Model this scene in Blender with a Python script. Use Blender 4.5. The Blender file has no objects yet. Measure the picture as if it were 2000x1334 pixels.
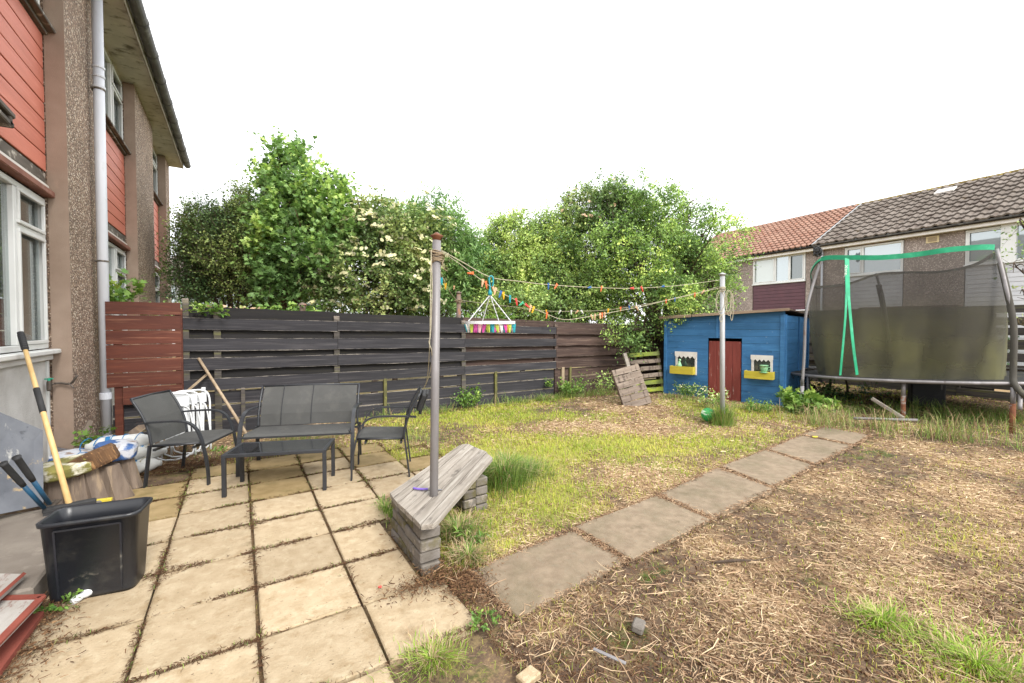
import bpy, bmesh, math, random
import numpy as np
from mathutils import Vector, Matrix, Euler
R=math.radians
rng=np.random.default_rng(7); random.seed(7)
scene=bpy.context.scene
# ------------------------------------------------------------ camera, sky, sun, exposure
F=848.; YAW=R(32.2); PITCH=R(1.4); CH=1.6; V0=637+F*math.tan(PITCH)
cam_d=bpy.data.cameras.new('camera'); cam=bpy.data.objects.new('camera',cam_d); scene.collection.objects.link(cam)
cam.location=(0,0,CH); cam.rotation_euler=(R(90)-PITCH,0,-YAW)
cam_d.sensor_width=36; cam_d.lens=36*F/2000; cam_d.shift_y=(V0-667)/2000; cam_d.clip_start=.05; cam_d.clip_end=600
scene.camera=cam
world=bpy.data.worlds.new('World'); scene.world=world; world.use_nodes=True
wn=world.node_tree.nodes; wl=world.node_tree.links; wn.clear()
SUN_EL,SUN_AZ=R(40),R(176)          # azimuth clockwise from +Y
sky=wn.new('ShaderNodeTexSky'); sky.sky_type='NISHITA'; sky.sun_disc=False; sky.sun_elevation=SUN_EL; sky.sun_rotation=SUN_AZ
tc=wn.new('ShaderNodeTexCoord'); cn=wn.new('ShaderNodeTexNoise'); cn.inputs['Scale'].default_value=2.2; cn.inputs['Detail'].default_value=5
wl.new(tc.outputs['Generated'],cn.inputs['Vector'])
cr=wn.new('ShaderNodeValToRGB'); cr.color_ramp.elements[0].position=.3; cr.color_ramp.elements[0].color=(8.6,8.75,9.0,1); cr.color_ramp.elements[1].position=.7; cr.color_ramp.elements[1].color=(9.9,9.9,9.9,1)
wl.new(cn.outputs['Fac'],cr.inputs[0])
mx=wn.new('ShaderNodeMixRGB'); mx.inputs[0].default_value=.93; wl.new(sky.outputs[0],mx.inputs[1]); wl.new(cr.outputs[0],mx.inputs[2])
bg=wn.new('ShaderNodeBackground'); bg.inputs['Strength'].default_value=.092; wl.new(mx.outputs[0],bg.inputs[0])
wo=wn.new('ShaderNodeOutputWorld'); wl.new(bg.outputs[0],wo.inputs[0])
sd=bpy.data.lights.new('sun','SUN'); sd.energy=1.5; sd.angle=R(20); sd.color=(1,.965,.91)
so=bpy.data.objects.new('sun',sd); scene.collection.objects.link(so); so.rotation_euler=(R(90)-SUN_EL,0,-SUN_AZ+math.pi)
so.location=(0,0,30)
scene.view_settings.view_transform='Standard'; scene.view_settings.look='None'; scene.view_settings.exposure=1.55; scene.view_settings.gamma=1
scene.view_settings.use_curve_mapping=False

# ------------------------------------------------------------ measuring helpers (photograph's perspective -> metres)
fw=np.array([math.sin(YAW)*math.cos(PITCH),math.cos(YAW)*math.cos(PITCH),-math.sin(PITCH)])
rt=np.array([math.cos(YAW),-math.sin(YAW),0.]); up=np.cross(rt,fw); CC=np.array([0,0,CH])
def ray(u,v): return fw+rt*(u-1000)/F-up*(v-V0)/F
def G(u,v,z=0.): r=ray(u,v); return CC+r*((z-CH)/r[2])
def PX(u,v,x): r=ray(u,v); return CC+r*(x/r[0])
def PY(u,v,y): r=ray(u,v); return CC+r*(y/r[1])
def PD(u,v,d): return CC+ray(u,v)*d
def SZ(u,v,A,B):                      # on the vertical plane through A,B -> (distance along, z)
    r=ray(u,v); d=np.array([B[0]-A[0],B[1]-A[1]],float); d/=np.linalg.norm(d)
    t,s=np.linalg.solve(np.array([[r[0],-d[0]],[r[1],-d[1]]]),np.array([A[0],A[1]],float)); return float(s),float(CH+t*r[2])
def onpl(u,v,A,B):
    s,z=SZ(u,v,A,B); d=np.array([B[0]-A[0],B[1]-A[1]],float); d/=np.linalg.norm(d); return Vector((A[0]+d[0]*s,A[1]+d[1]*s,z))
def proj(P):
    D=P-CC; w=D@fw; w=np.where(w<.05,.05,w); return 1000+F*(D@rt)/w, V0-F*(D@up)/w

# ------------------------------------------------------------ materials
MATS={}
def rgb(h): # photo-like sRGB hex to linear
    h=h.lstrip('#'); c=[int(h[i:i+2],16)/255 for i in (0,2,4)]
    return tuple((x/12.92 if x<=.04045 else ((x+.055)/1.055)**2.4) for x in c)
def col4(c): return (*c[:3],1)
FLATG={'soil':.74,'slab':.74,'slab_mossy':.74,'path_slab':.72,'concrete':.78,'bench_wood':.95,'flake_white':.8,'flake_paint':.85,'sling':.66,'fence_dark':.82,'fence_rear':.75,'fence_red':.70,'black_plastic':.75,'metal_dark':.75,'tile_red':.80,'white_board':.85,'tile_brown':.85,'upvc':.95,'pipe_white':1.1,'blue_paint':1.1,'soffit':1.7,'red_cladding':1.05,'white_harl':1.05,'galvanised':.85,'fence_brown':.95,'maroon':.9,'foam':.8,'brick_grey':.8,'log_wood':.9,'tramp_mat':.7}
def gain(c,k,ds=0.):
    y=.3*c[0]+.6*c[1]+.1*c[2]; return tuple(min(.9,(x*(1-ds)+y*ds)*k) for x in c)
def mat(name,c1,c2=None,scale=6,stretch=(1,1,1),detail=6,rough=.8,bump=.25,bscale=None,bstretch=None,extra=(),var=.12,metal=0.,spec=.35,lo=.35,hi=.65,edge=None,bdist=.01):
    m=bpy.data.materials.new(name); m.use_nodes=True; n=m.node_tree.nodes; l=m.node_tree.links; b=n['Principled BSDF']
    b.inputs['Roughness'].default_value=rough; b.inputs['Metallic'].default_value=metal; b.inputs['Specular IOR Level'].default_value=spec
    c2=c2 or tuple(x*.8 for x in c1)
    k=FLATG.get(name,1.); c1=gain(c1,k); c2=gain(c2,k); extra=[(gain(e[0],k),)+tuple(e[1:]) for e in extra]
    t=n.new('ShaderNodeTexCoord'); oi=n.new('ShaderNodeObjectInfo')
    mu=n.new('ShaderNodeMath'); mu.operation='MULTIPLY'; mu.inputs[1].default_value=53.7; l.new(oi.outputs['Random'],mu.inputs[0])
    ad=n.new('ShaderNodeVectorMath'); ad.operation='ADD'; l.new(t.outputs['Object'],ad.inputs[0]); l.new(mu.outputs[0],ad.inputs[1])
    def noise(sc,st,det=detail,ro=.55):
        mp=n.new('ShaderNodeMapping'); mp.inputs['Scale'].default_value=st; l.new(ad.outputs[0],mp.inputs[0])
        z=n.new('ShaderNodeTexNoise'); z.inputs['Scale'].default_value=sc; z.inputs['Detail'].default_value=det; z.inputs['Roughness'].default_value=ro
        l.new(mp.outputs[0],z.inputs['Vector']); return z.outputs['Fac']
    def ramp(f,a,bb,ca,cb):
        r=n.new('ShaderNodeValToRGB'); e=r.color_ramp.elements; e[0].position=a; e[1].position=bb; e[0].color=col4(ca); e[1].color=col4(cb); l.new(f,r.inputs[0]); return r.outputs[0]
    c=ramp(noise(scale,stretch),lo,hi,c1,c2)
    for ex in extra:                   # (colour, scale, lo, hi, stretch, strength)
        ec,es,el,eh=ex[:4]; est=ex[4] if len(ex)>4 else (1,1,1); k=ex[5] if len(ex)>5 else 1
        f=ramp(noise(es,est,8,.65),el,eh,(0,0,0),(k,k,k))
        mm=n.new('ShaderNodeMixRGB'); l.new(f,mm.inputs[0]); l.new(c,mm.inputs[1]); mm.inputs[2].default_value=col4(ec); c=mm.outputs[0]
    if edge:                           # weathered bare edges along the long sides: (colour, generated start)
        sp=n.new('ShaderNodeSeparateXYZ'); l.new(t.outputs['Generated'],sp.inputs[0])
        s1=n.new('ShaderNodeMath'); s1.operation='SUBTRACT'; l.new(sp.outputs['Z'],s1.inputs[0]); s1.inputs[1].default_value=.5
        s2=n.new('ShaderNodeMath'); s2.operation='ABSOLUTE'; l.new(s1.outputs[0],s2.inputs[0])
        s3=n.new('ShaderNodeMapRange'); s3.inputs[1].default_value=edge[1]; s3.inputs[2].default_value=.5; l.new(s2.outputs[0],s3.inputs[0])
        f=ramp(noise(9,(1,3,3),8,.7),.38,.56,(0,0,0),(1,1,1))
        s4=n.new('ShaderNodeMath'); s4.operation='MULTIPLY'; l.new(s3.outputs[0],s4.inputs[0]); l.new(f,s4.inputs[1])
        mm=n.new('ShaderNodeMixRGB'); l.new(s4.outputs[0],mm.inputs[0]); l.new(c,mm.inputs[1]); mm.inputs[2].default_value=col4(edge[0]); c=mm.outputs[0]
    if name.startswith('slab') or name=='path_slab':
        sp=n.new('ShaderNodeSeparateXYZ'); l.new(t.outputs['Generated'],sp.inputs[0]); fs=[]
        for ax in 'XY':
            s1=n.new('ShaderNodeMath'); s1.operation='SUBTRACT'; l.new(sp.outputs[ax],s1.inputs[0]); s1.inputs[1].default_value=.5
            s2=n.new('ShaderNodeMath'); s2.operation='ABSOLUTE'; l.new(s1.outputs[0],s2.inputs[0]); fs.append(s2.outputs[0])
        s3=n.new('ShaderNodeMath'); s3.operation='MAXIMUM'; l.new(fs[0],s3.inputs[0]); l.new(fs[1],s3.inputs[1])
        nn_=noise(7,(1,1,1),8,.7); s5=n.new('ShaderNodeMath'); s5.operation='MULTIPLY_ADD'; l.new(nn_,s5.inputs[0]); s5.inputs[1].default_value=.30; l.new(s3.outputs[0],s5.inputs[2])
        s4=n.new('ShaderNodeMapRange'); s4.inputs[1].default_value=.60; s4.inputs[2].default_value=.71; s4.inputs[4].default_value=.6; l.new(s5.outputs[0],s4.inputs[0])
        mm=n.new('ShaderNodeMixRGB'); l.new(s4.outputs[0],mm.inputs[0]); l.new(c,mm.inputs[1]); mm.inputs[2].default_value=col4(gain(rgb('#75603f') if name!='path_slab' else rgb('#5e5038'),.8)); c=mm.outputs[0]
    if var:
        mr=n.new('ShaderNodeMapRange'); mr.inputs[3].default_value=1-var; mr.inputs[4].default_value=1+var; l.new(oi.outputs['Random'],mr.inputs[0])
        h=n.new('ShaderNodeHueSaturation'); l.new(mr.outputs[0],h.inputs['Value']); l.new(c,h.inputs['Color']); c=h.outputs[0]
    l.new(c,b.inputs['Base Color'])
    if bump:
        bp=n.new('ShaderNodeBump'); bp.inputs['Strength'].default_value=bump; bp.inputs['Distance'].default_value=bdist
        l.new(noise(bscale or scale*4,bstretch or stretch,8,.65),bp.inputs['Height']); l.new(bp.outputs[0],b.inputs['Normal'])
    MATS[name]=m; return m
def speckle(name,cols,scale,mort,bump=.8,rough=.9,dist=.01):
    m=bpy.data.materials.new(name); m.use_nodes=True; n=m.node_tree.nodes; l=m.node_tree.links; b=n['Principled BSDF']; b.inputs['Roughness'].default_value=rough
    t=n.new('ShaderNodeTexCoord'); v=n.new('ShaderNodeTexVoronoi'); v.inputs['Scale'].default_value=scale; l.new(t.outputs['Object'],v.inputs['Vector'])
    sp=n.new('ShaderNodeSeparateColor'); l.new(v.outputs['Color'],sp.inputs[0])
    r=n.new('ShaderNodeValToRGB'); r.color_ramp.interpolation='CONSTANT'; l.new(sp.outputs[0],r.inputs[0])
    for i,c in enumerate(cols):
        e=r.color_ramp.elements[i] if i<2 else r.color_ramp.elements.new(i/len(cols)); e.position=i/len(cols); e.color=col4(c)
    e=n.new('ShaderNodeValToRGB'); e.color_ramp.elements[0].position=.35; e.color_ramp.elements[1].position=.6; l.new(v.outputs['Distance'],e.inputs[0])
    mm=n.new('ShaderNodeMixRGB'); l.new(e.outputs[0],mm.inputs[0]); l.new(r.outputs[0],mm.inputs[1]); mm.inputs[2].default_value=col4(mort)
    nz=n.new('ShaderNodeTexNoise'); nz.inputs['Scale'].default_value=1.3; nz.inputs['Detail'].default_value=6; l.new(t.outputs['Object'],nz.inputs['Vector'])
    mr=n.new('ShaderNodeMapRange'); mr.inputs[1].default_value=.3; mr.inputs[2].default_value=.7; mr.inputs[3].default_value=.8; mr.inputs[4].default_value=1.12; l.new(nz.outputs['Fac'],mr.inputs[0])
    h=n.new('ShaderNodeHueSaturation'); l.new(mr.outputs[0],h.inputs['Value']); l.new(mm.outputs[0],h.inputs['Color']); l.new(h.outputs[0],b.inputs['Base Color'])
    bp=n.new('ShaderNodeBump'); bp.invert=True; bp.inputs['Strength'].default_value=bump; bp.inputs['Distance'].default_value=dist; l.new(v.outputs['Distance'],bp.inputs['Height']); l.new(bp.outputs[0],b.inputs['Normal'])
    MATS[name]=m; return m
def leafmat(name,cols,rough=.5,trans=.3,spec=.35):
    LG={'leaf_hawthorn':(2.05,.16),'leaf_hedge':(1.75,.18),'leaf_laurel':(1.7,.1),'leaf_elder':(1.45,.2),'leaf_peach':(1.6,.14),'leaf_sycamore':(1.75,.16),'leaf_cotoneaster':(1.9,.05),'leaf_weed':(1.15,.05),'straw':(.95,.0),'brown_litter':(.75,0),'grass_blade':(1.12,0),'grass_lush':(1.15,.04)}.get(name,(1.6,.12) if name.startswith('leaf') else (.95,0)); cols=[gain(c,*LG) for c in cols]
    m=bpy.data.materials.new(name); m.use_nodes=True; n=m.node_tree.nodes; l=m.node_tree.links; b=n['Principled BSDF']
    b.inputs['Roughness'].default_value=rough; b.inputs['Specular IOR Level'].default_value=spec
    a=n.new('ShaderNodeAttribute'); a.attribute_name='rnd'; r=n.new('ShaderNodeValToRGB'); l.new(a.outputs['Fac'],r.inputs[0])
    for i,c in enumerate(cols):
        e=r.color_ramp.elements[i] if i<2 else r.color_ramp.elements.new(.99); e.position=i/(len(cols)-1); e.color=col4(c)
    l.new(r.outputs[0],b.inputs['Base Color'])
    if trans:
        tr=n.new('ShaderNodeBsdfTranslucent'); hs=n.new('ShaderNodeHueSaturation'); hs.inputs['Value'].default_value=1.5; hs.inputs['Saturation'].default_value=1.1
        l.new(r.outputs[0],hs.inputs['Color']); l.new(hs.outputs[0],tr.inputs[0])
        mx=n.new('ShaderNodeMixShader'); mx.inputs[0].default_value=trans; l.new(b.outputs[0],mx.inputs[1]); l.new(tr.outputs[0],mx.inputs[2]); l.new(mx.outputs[0],n['Material Output'].inputs[0])
    MATS[name]=m; return m
def glassmat(name,tint=(.02,.025,.025),refl=.35,trans=0.,rough=.02):
    m=bpy.data.materials.new(name); m.use_nodes=True; n=m.node_tree.nodes; l=m.node_tree.links; b=n['Principled BSDF']
    b.inputs['Base Color'].default_value=col4(tint); b.inputs['Roughness'].default_value=.15
    g=n.new('ShaderNodeBsdfGlossy'); g.inputs['Roughness'].default_value=rough; g.inputs['Color'].default_value=(.9,.95,.95,1)
    s=b.outputs[0]
    if trans:
        t=n.new('ShaderNodeBsdfTransparent'); t.inputs[0].default_value=(.92,.95,.94,1); m2=n.new('ShaderNodeMixShader'); m2.inputs[0].default_value=trans; l.new(s,m2.inputs[1]); l.new(t.outputs[0],m2.inputs[2]); s=m2.outputs[0]
    fr=n.new('ShaderNodeLayerWeight'); fr.inputs[0].default_value=.25; mr=n.new('ShaderNodeMapRange'); mr.inputs[3].default_value=refl*.5; mr.inputs[4].default_value=min(1,refl*1.8); l.new(fr.outputs['Facing'],mr.inputs[0])
    mx=n.new('ShaderNodeMixShader'); l.new(mr.outputs[0],mx.inputs[0]); l.new(s,mx.inputs[1]); l.new(g.outputs[0],mx.inputs[2]); l.new(mx.outputs[0],n['Material Output'].inputs[0])
    MATS[name]=m; return m

mat('soil',rgb('#554438'),rgb('#78634f'),scale=9,rough=1,bump=.6,bscale=60,extra=((rgb('#8d7a58'),14,.5,.62),(rgb('#4c5a22'),3,.55,.66)),var=0)
mat('slab',rgb('#c6b293'),rgb('#b5a080'),scale=11,rough=.9,bump=.6,bscale=70,extra=((rgb('#94784f'),9,.54,.70,(1,1,1),.55),(rgb('#d3c3a4'),16,.55,.66,(1,1,1),.5),(rgb('#80704e'),2.3,.60,.72,(1,1,1),.4),(rgb('#c6b394'),40,.6,.7,(1,1,1),.6),(rgb('#5b4a35'),55,.63,.70),(rgb('#6a5a3c'),1.8,.60,.72,(1,1,1),.6)),var=.15)
mat('slab_mossy',rgb('#b39b70'),rgb('#a0895e'),scale=9,rough=.75,bump=.35,bscale=90,extra=((rgb('#7d6f44'),5,.50,.68,(1,1,1),.7),(rgb('#b8a684'),40,.62,.7,(1,1,1),.5),(rgb('#4c3f2c'),60,.66,.72)),var=.1)
mat('path_slab',rgb('#a08e77'),rgb('#8c7a65'),scale=13,rough=.85,bump=.5,bscale=120,extra=((rgb('#70674e'),2.4,.48,.66,(1,1,1),.6),(rgb('#4e463a'),3.3,.66,.74,(1,1,1),.75),(rgb('#8f8672'),30,.55,.66,(1,1,1),.5),(rgb('#a0968a'),130,.6,.66,(1,1,1),.6),(rgb('#655a44'),9,.6,.75,(1,1,1),.6)),var=.08)
mat('concrete',rgb('#8e857a'),rgb('#7a7067'),scale=3,rough=.9,bump=.35,bscale=80,extra=((rgb('#a59b8e'),9,.56,.72,(1,1,1),.6),(rgb('#5c5348'),5,.6,.75,(1,1,1),.6)),var=.05)
speckle('pebbledash',[rgb('#b39a86'),rgb('#8b7263'),rgb('#d6c2ad'),rgb('#6c5a50'),rgb('#a98d78'),rgb('#e0d2c0'),rgb('#5c4c44')],46,rgb('#84705f'),bump=1.,dist=.016)
speckle('pebbledash_far',[rgb('#a0938c'),rgb('#877a74'),rgb('#b1a59c'),rgb('#786c67')],26,rgb('#83776f'),bump=.6,dist=.012)
mat('brown_render',rgb('#9a8778'),rgb('#8a7768'),scale=2.5,rough=.9,bump=.3,bscale=140,extra=((rgb('#a58b7b'),6,.58,.72,(1,1,.4),.6),(rgb('#6d574b'),3,.62,.75,(1,1,.3),.5)),var=.04)
mat('white_harl',rgb('#c9c6c2'),rgb('#b5b1ac'),scale=3,rough=.95,bump=1.,bscale=110,var=.02,extra=((rgb('#9d9890'),4,.6,.75,(1,1,.3),.5),))
mat('red_cladding',rgb('#c27461'),rgb('#b56a58'),scale=2,stretch=(.6,4,4),rough=.6,bump=.15,bscale=40,extra=((rgb('#cf8876'),5,.55,.7,(.5,3,6),.6),(rgb('#94503f'),22,.66,.74)),var=.05)
mat('gap_dark',rgb('#1a1411'),rgb('#241b16'),rough=1,bump=0,var=0)
mat('upvc',rgb('#d9dad8'),rgb('#cdcecb'),scale=2,rough=.35,bump=0,var=.02,spec=.5,extra=((rgb('#aaa89f'),6,.6,.8,(1,1,1),.5),))
mat('pipe_white',rgb('#c3c6cc'),rgb('#b8bbc1'),scale=2,stretch=(1,1,.4),rough=.4,bump=.05,var=.02,extra=((rgb('#98968f'),7,.6,.78,(1,1,.3),.5),))
mat('sill_dark',rgb('#6a625a'),rgb('#4b443d'),scale=4,stretch=(.5,3,3),rough=.8,bump=.3,extra=((rgb('#b4aca0'),8,.56,.66),))
mat('soffit',rgb('#a29b93'),rgb('#8d857c'),scale=2.2,rough=.9,bump=.15,extra=((rgb('#3b3329'),4,.54,.68,(1.6,1,1),.8),(rgb('#b3ae9a'),7,.62,.72,(1,1,1),.6)),var=.04)
mat('fascia',rgb('#b3aba0'),rgb('#938a7e'),scale=4,rough=.8,bump=.2,extra=((rgb('#4e463c'),7,.58,.68,(.6,2,2)),),var=.03)
mat('gutter_grey',rgb('#5c5b5a'),rgb('#464545'),scale=4,rough=.6,bump=.15,extra=((rgb('#8a8884'),8,.56,.7,(.6,1,1),.8),(rgb('#2f2c29'),5,.6,.7)),var=.06)
mat('lintel_red',rgb('#8d6152'),rgb('#7c5144'),scale=4,rough=.8,bump=.2,extra=((rgb('#a8897c'),9,.55,.7,(.5,2,2),.7),))
mat('fence_dark',rgb('#37363a'),rgb('#2c2b2f'),scale=3,stretch=(.35,5,5),rough=.8,bump=.5,bscale=14,bstretch=(.35,7,7),extra=((rgb('#504d4f'),4,.5,.66,(.3,5,9),.8),(rgb('#6a5f58'),30,.69,.73,(.5,1,2),.6)),var=.18,edge=(rgb('#b0a79b'),.448),bdist=.006)
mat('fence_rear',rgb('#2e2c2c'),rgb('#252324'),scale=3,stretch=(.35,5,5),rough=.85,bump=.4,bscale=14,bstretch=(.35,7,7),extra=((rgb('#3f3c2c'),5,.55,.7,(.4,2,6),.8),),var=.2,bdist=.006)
mat('fence_brown',rgb('#514039'),rgb('#3d302c'),scale=3,stretch=(.35,5,5),rough=.85,bump=.5,bscale=14,bstretch=(.35,7,7),extra=((rgb('#77655a'),4,.52,.68,(.3,5,9),.7),(rgb('#2b2422'),6,.6,.7,(.4,3,4),.7)),var=.2,edge=(rgb('#9a8a7c'),.45),bdist=.006)
mat('fence_grey',rgb('#4d4844'),rgb('#3b3735'),scale=3,stretch=(.35,5,5),rough=.85,bump=.5,bscale=14,bstretch=(.35,7,7),extra=((rgb('#6e6e3c'),4,.5,.68,(.4,2,5),.6),(rgb('#6d6761'),5,.55,.7,(.3,5,9),.6)),var=.18,edge=(rgb('#8b8176'),.45),bdist=.006)
mat('fence_red',rgb('#6f3b2b'),rgb('#5b2e22'),scale=2.2,stretch=(.35,4,4),rough=.6,bump=.4,bscale=9,bstretch=(.3,7,7),extra=((rgb('#9a6850'),2.5,.56,.66,(.45,4,9),.75),(rgb('#8d4d35'),4,.55,.7,(.5,4,7),.6)),var=.1,edge=(rgb('#a9805f'),.475),bdist=.005)
mat('moss_wood',rgb('#66643c'),rgb('#504e31'),scale=5,stretch=(1,1,.4),rough=.9,bump=.4,extra=((rgb('#7d7a3c'),8,.54,.65),),var=.1)
mat('pale_wood',rgb('#9a8a72'),rgb('#837460'),scale=5,stretch=(4,4,.5),rough=.85,bump=.4,var=.1)
mat('metal_dark',rgb('#34363b'),rgb('#2d2f33'),scale=8,rough=.42,bump=.03,var=.04,spec=.5,extra=((rgb('#51504f'),12,.62,.74,(1,1,1),.5),))
mat('sling',rgb('#5b5b59'),rgb('#525250'),scale=3,rough=.7,bump=.35,bscale=240,var=.03,extra=((rgb('#6c6b66'),5,.52,.7,(1,1,1),.6),))
mat('galvanised',rgb('#908c8c'),rgb('#7d7979'),scale=5,stretch=(1,1,.3),rough=.5,bump=.15,bscale=50,metal=.25,var=.03,extra=((rgb('#a9a6a8'),6,.54,.68,(1,1,.25),.8),(rgb('#5d5350'),12,.62,.7,(1,1,.4)),(rgb('#7c5a44'),5,.66,.74,(1,1,.5),.6)))
mat('galvanised_light',rgb('#a9aaab'),rgb('#989999'),scale=5,stretch=(1,1,.3),rough=.5,bump=.1,bscale=50,metal=.2,var=.03,extra=((rgb('#7d7a74'),9,.6,.7,(1,1,.4),.7),))
mat('rust',rgb('#7d5037'),rgb('#5e3a2a'),scale=12,rough=.95,bump=.5,bscale=50,var=.05,extra=((rgb('#8f8983'),9,.55,.62),))
mat('rust_pole',rgb('#75675d'),rgb('#5e524b'),scale=7,stretch=(1,1,.4),rough=.9,bump=.4,bscale=60,var=.05,extra=((rgb('#8b5f48'),6,.56,.66),))
mat('rope',rgb('#b3ac96'),rgb('#99917b'),scale=30,rough=.95,bump=.3,var=.06)
mat('rope_brown',rgb('#91806a'),rgb('#776852'),scale=30,rough=.95,bump=.3,var=.1)
mat('bench_wood',rgb('#9c948a'),rgb('#857d73'),scale=4,stretch=(.8,9,9),rough=.9,bump=.6,bscale=10,bstretch=(.4,12,12),extra=((rgb('#b0aaa0'),4,.5,.66,(.4,6,9),.8),(rgb('#4b453f'),4.5,.58,.68,(.8,1.5,2),.75),(rgb('#5a524a'),2,.55,.62,(.3,26,26),.6)),var=.08,bdist=.005)
mat('brick_grey',rgb('#87807a'),rgb('#6f685f'),scale=7,rough=.95,bump=.7,bscale=45,extra=((rgb('#676040'),4,.5,.62),(rgb('#a69c90'),11,.6,.7)),var=.1)
mat('blue_paint',rgb('#376a98'),rgb('#2e5d85'),scale=2.5,stretch=(.5,3,3),rough=.55,bump=.25,bscale=9,bstretch=(.4,6,6),extra=((rgb('#4379a5'),4,.52,.68,(.5,3,6),.6),(rgb('#9fb0bb'),20,.66,.71,(.5,1,1.6),.8),(rgb('#244c70'),2.2,.55,.7,(.7,1,1),.5),(rgb('#2b4356'),5,.64,.75,(.6,1,2),.6)),var=.06,bdist=.004)
mat('red_door',rgb('#7e3b34'),rgb('#6f322c'),scale=3,stretch=(5,5,.5),rough=.55,bump=.3,bscale=8,bstretch=(7,7,.4),extra=((rgb('#a9948a'),8,.62,.68,(4,1,.5)),(rgb('#8f4a41'),4,.55,.7,(4,4,.6),.6)),var=.05,bdist=.004)
mat('yellow_paint',rgb('#c3b23c'),rgb('#ad9c33'),scale=3,stretch=(.6,4,4),rough=.6,bump=.3,extra=((rgb('#6b6026'),12,.64,.7,(.5,1,2)),(rgb('#d6c659'),5,.55,.7,(.5,2,4),.6)),var=.05)
mat('white_paint',rgb('#d8d3cd'),rgb('#c9c3bb'),scale=4,rough=.6,bump=.15,var=.03,extra=((rgb('#a79c8f'),9,.62,.72,(1,1,1),.6),))
mat('mint',rgb('#8fbd93'),rgb('#7aac82'),scale=8,rough=.4,bump=.05,var=.03,extra=((rgb('#b9cfa9'),9,.55,.7),))
mat('dark_inside',rgb('#3a3632'),rgb('#2a2724'),scale=9,rough=.9,bump=.2,var=0)
mat('felt_roof',rgb('#5b4a40'),rgb('#493a33'),scale=6,rough=.95,bump=.4,extra=((rgb('#7c6a4e'),7,.55,.65),),var=.03)
mat('roof_edge',rgb('#9a8672'),rgb('#7f6c5b'),scale=4,stretch=(.4,4,4),rough=.9,bump=.4,extra=((rgb('#5f4a3c'),6,.56,.66,(.4,2,2)),),var=.04)
mat('pallet_wood',rgb('#86796d'),rgb('#6c6056'),scale=3,stretch=(.4,6,6),rough=.9,bump=.5,bscale=10,bstretch=(.4,9,9),extra=((rgb('#443a33'),7,.54,.62,(2.5,1,.5),.8),(rgb('#a1958a'),5,.56,.7,(.4,4,8),.6)),var=.12)
mat('pallet_green',rgb('#6b7048'),rgb('#7c8a3a'),scale=3,stretch=(.8,2,2),rough=.9,bump=.4,extra=((rgb('#8e9a33'),3,.5,.6),(rgb('#4a4a3c'),5,.58,.68)),var=.15)
mat('foam',rgb('#4f4c46'),rgb('#434038'),scale=5,stretch=(1,1,.4),rough=.85,bump=.2,extra=((rgb('#6e6a58'),6,.54,.68,(1,1,.3),.7),),var=.03)
mat('green_strap',rgb('#2fa377'),rgb('#268b66'),scale=6,rough=.6,bump=.2,extra=((rgb('#57b892'),7,.55,.7,(1,1,1),.5),),var=.02)
mat('tramp_mat',rgb('#2b2a28'),rgb('#222120'),scale=8,rough=.8,bump=.1,extra=((rgb('#55523f'),3,.52,.7),),var=0)
mat('tile_brown',rgb('#7d746c'),rgb('#6a6159'),scale=1.1,rough=.95,bump=.3,bscale=30,extra=((rgb('#4a3d35'),2.5,.5,.66,(1,1,1),.8),(rgb('#857868'),9,.58,.68,(1,1,1),.7),(rgb('#7f6a35'),1.6,.64,.74,(1,1,1),.7)),var=0)
mat('tile_red',rgb('#a1806f'),rgb('#8d6a5b'),scale=1.5,rough=.9,bump=.3,bscale=30,extra=((rgb('#b77a5e'),6,.55,.68,(1,1,1),.7),(rgb('#7c4b3c'),3,.6,.7,(1,1,1),.5)),var=0)
mat('ridge_moss',rgb('#7d6c3a'),rgb('#67583a'),scale=9,rough=1,bump=.8,bscale=30,extra=((rgb('#a08f4a'),8,.52,.62),),var=.1)
mat('maroon',rgb('#59323a'),rgb('#4d2a32'),scale=3,rough=.4,bump=.05,var=.04)
mat('white_board',rgb('#cdced1'),rgb('#c0c1c5'),scale=3,rough=.6,bump=.05,var=.02)
mat('cream',rgb('#d8c99f'),rgb('#c7b78e'),scale=4,rough=.7,bump=.1,var=0)
mat('black_plastic',rgb('#27292e'),rgb('#22242a'),scale=3,rough=.36,bump=.05,bscale=30,var=.02,spec=.5,extra=((rgb('#55544f'),3,.52,.72,(1,1,1.5),.7),(rgb('#8a847a'),9,.64,.72,(.6,1,1),.6)))
mat('broom_wood',rgb('#d3b27c'),rgb('#c4a26c'),scale=4,stretch=(5,5,.4),rough=.45,bump=.08,var=.02)
mat('stick_wood',rgb('#a8967e'),rgb('#8e7c66'),scale=4,stretch=(5,5,.5),rough=.8,bump=.2,var=.05)
mat('grip_black',rgb('#2b2b2c'),rgb('#333334'),scale=8,rough=.7,bump=.15,var=0)
mat('tool_blue',rgb('#1f4a66'),rgb('#1a3f58'),scale=6,rough=.4,bump=.05,var=.02)
mat('log_wood',rgb('#847568'),rgb('#6d5f54'),scale=2.5,stretch=(7,7,.5),rough=.9,bump=.7,bscale=8,bstretch=(9,9,.5),extra=((rgb('#a08c74'),4,.54,.66,(4,4,.6),.8),(rgb('#3d332b'),6,.64,.69,(6,6,.4))),var=.08)
mat('cap_green',rgb('#8a8446'),rgb('#6b683a'),scale=7,rough=.9,bump=.7,extra=((rgb('#d0cbb8'),6,.5,.6),(rgb('#4c4328'),9,.6,.66)),var=.05)
mat('cap_brown',rgb('#6f5237'),rgb('#4b3625'),scale=3,stretch=(6,6,.8),rough=.9,bump=.8,bscale=10,bstretch=(8,8,.6),extra=((rgb('#94704a'),6,.54,.62,(5,5,.8)),(rgb('#8b8a3f'),5,.64,.7)),var=.05)
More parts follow.
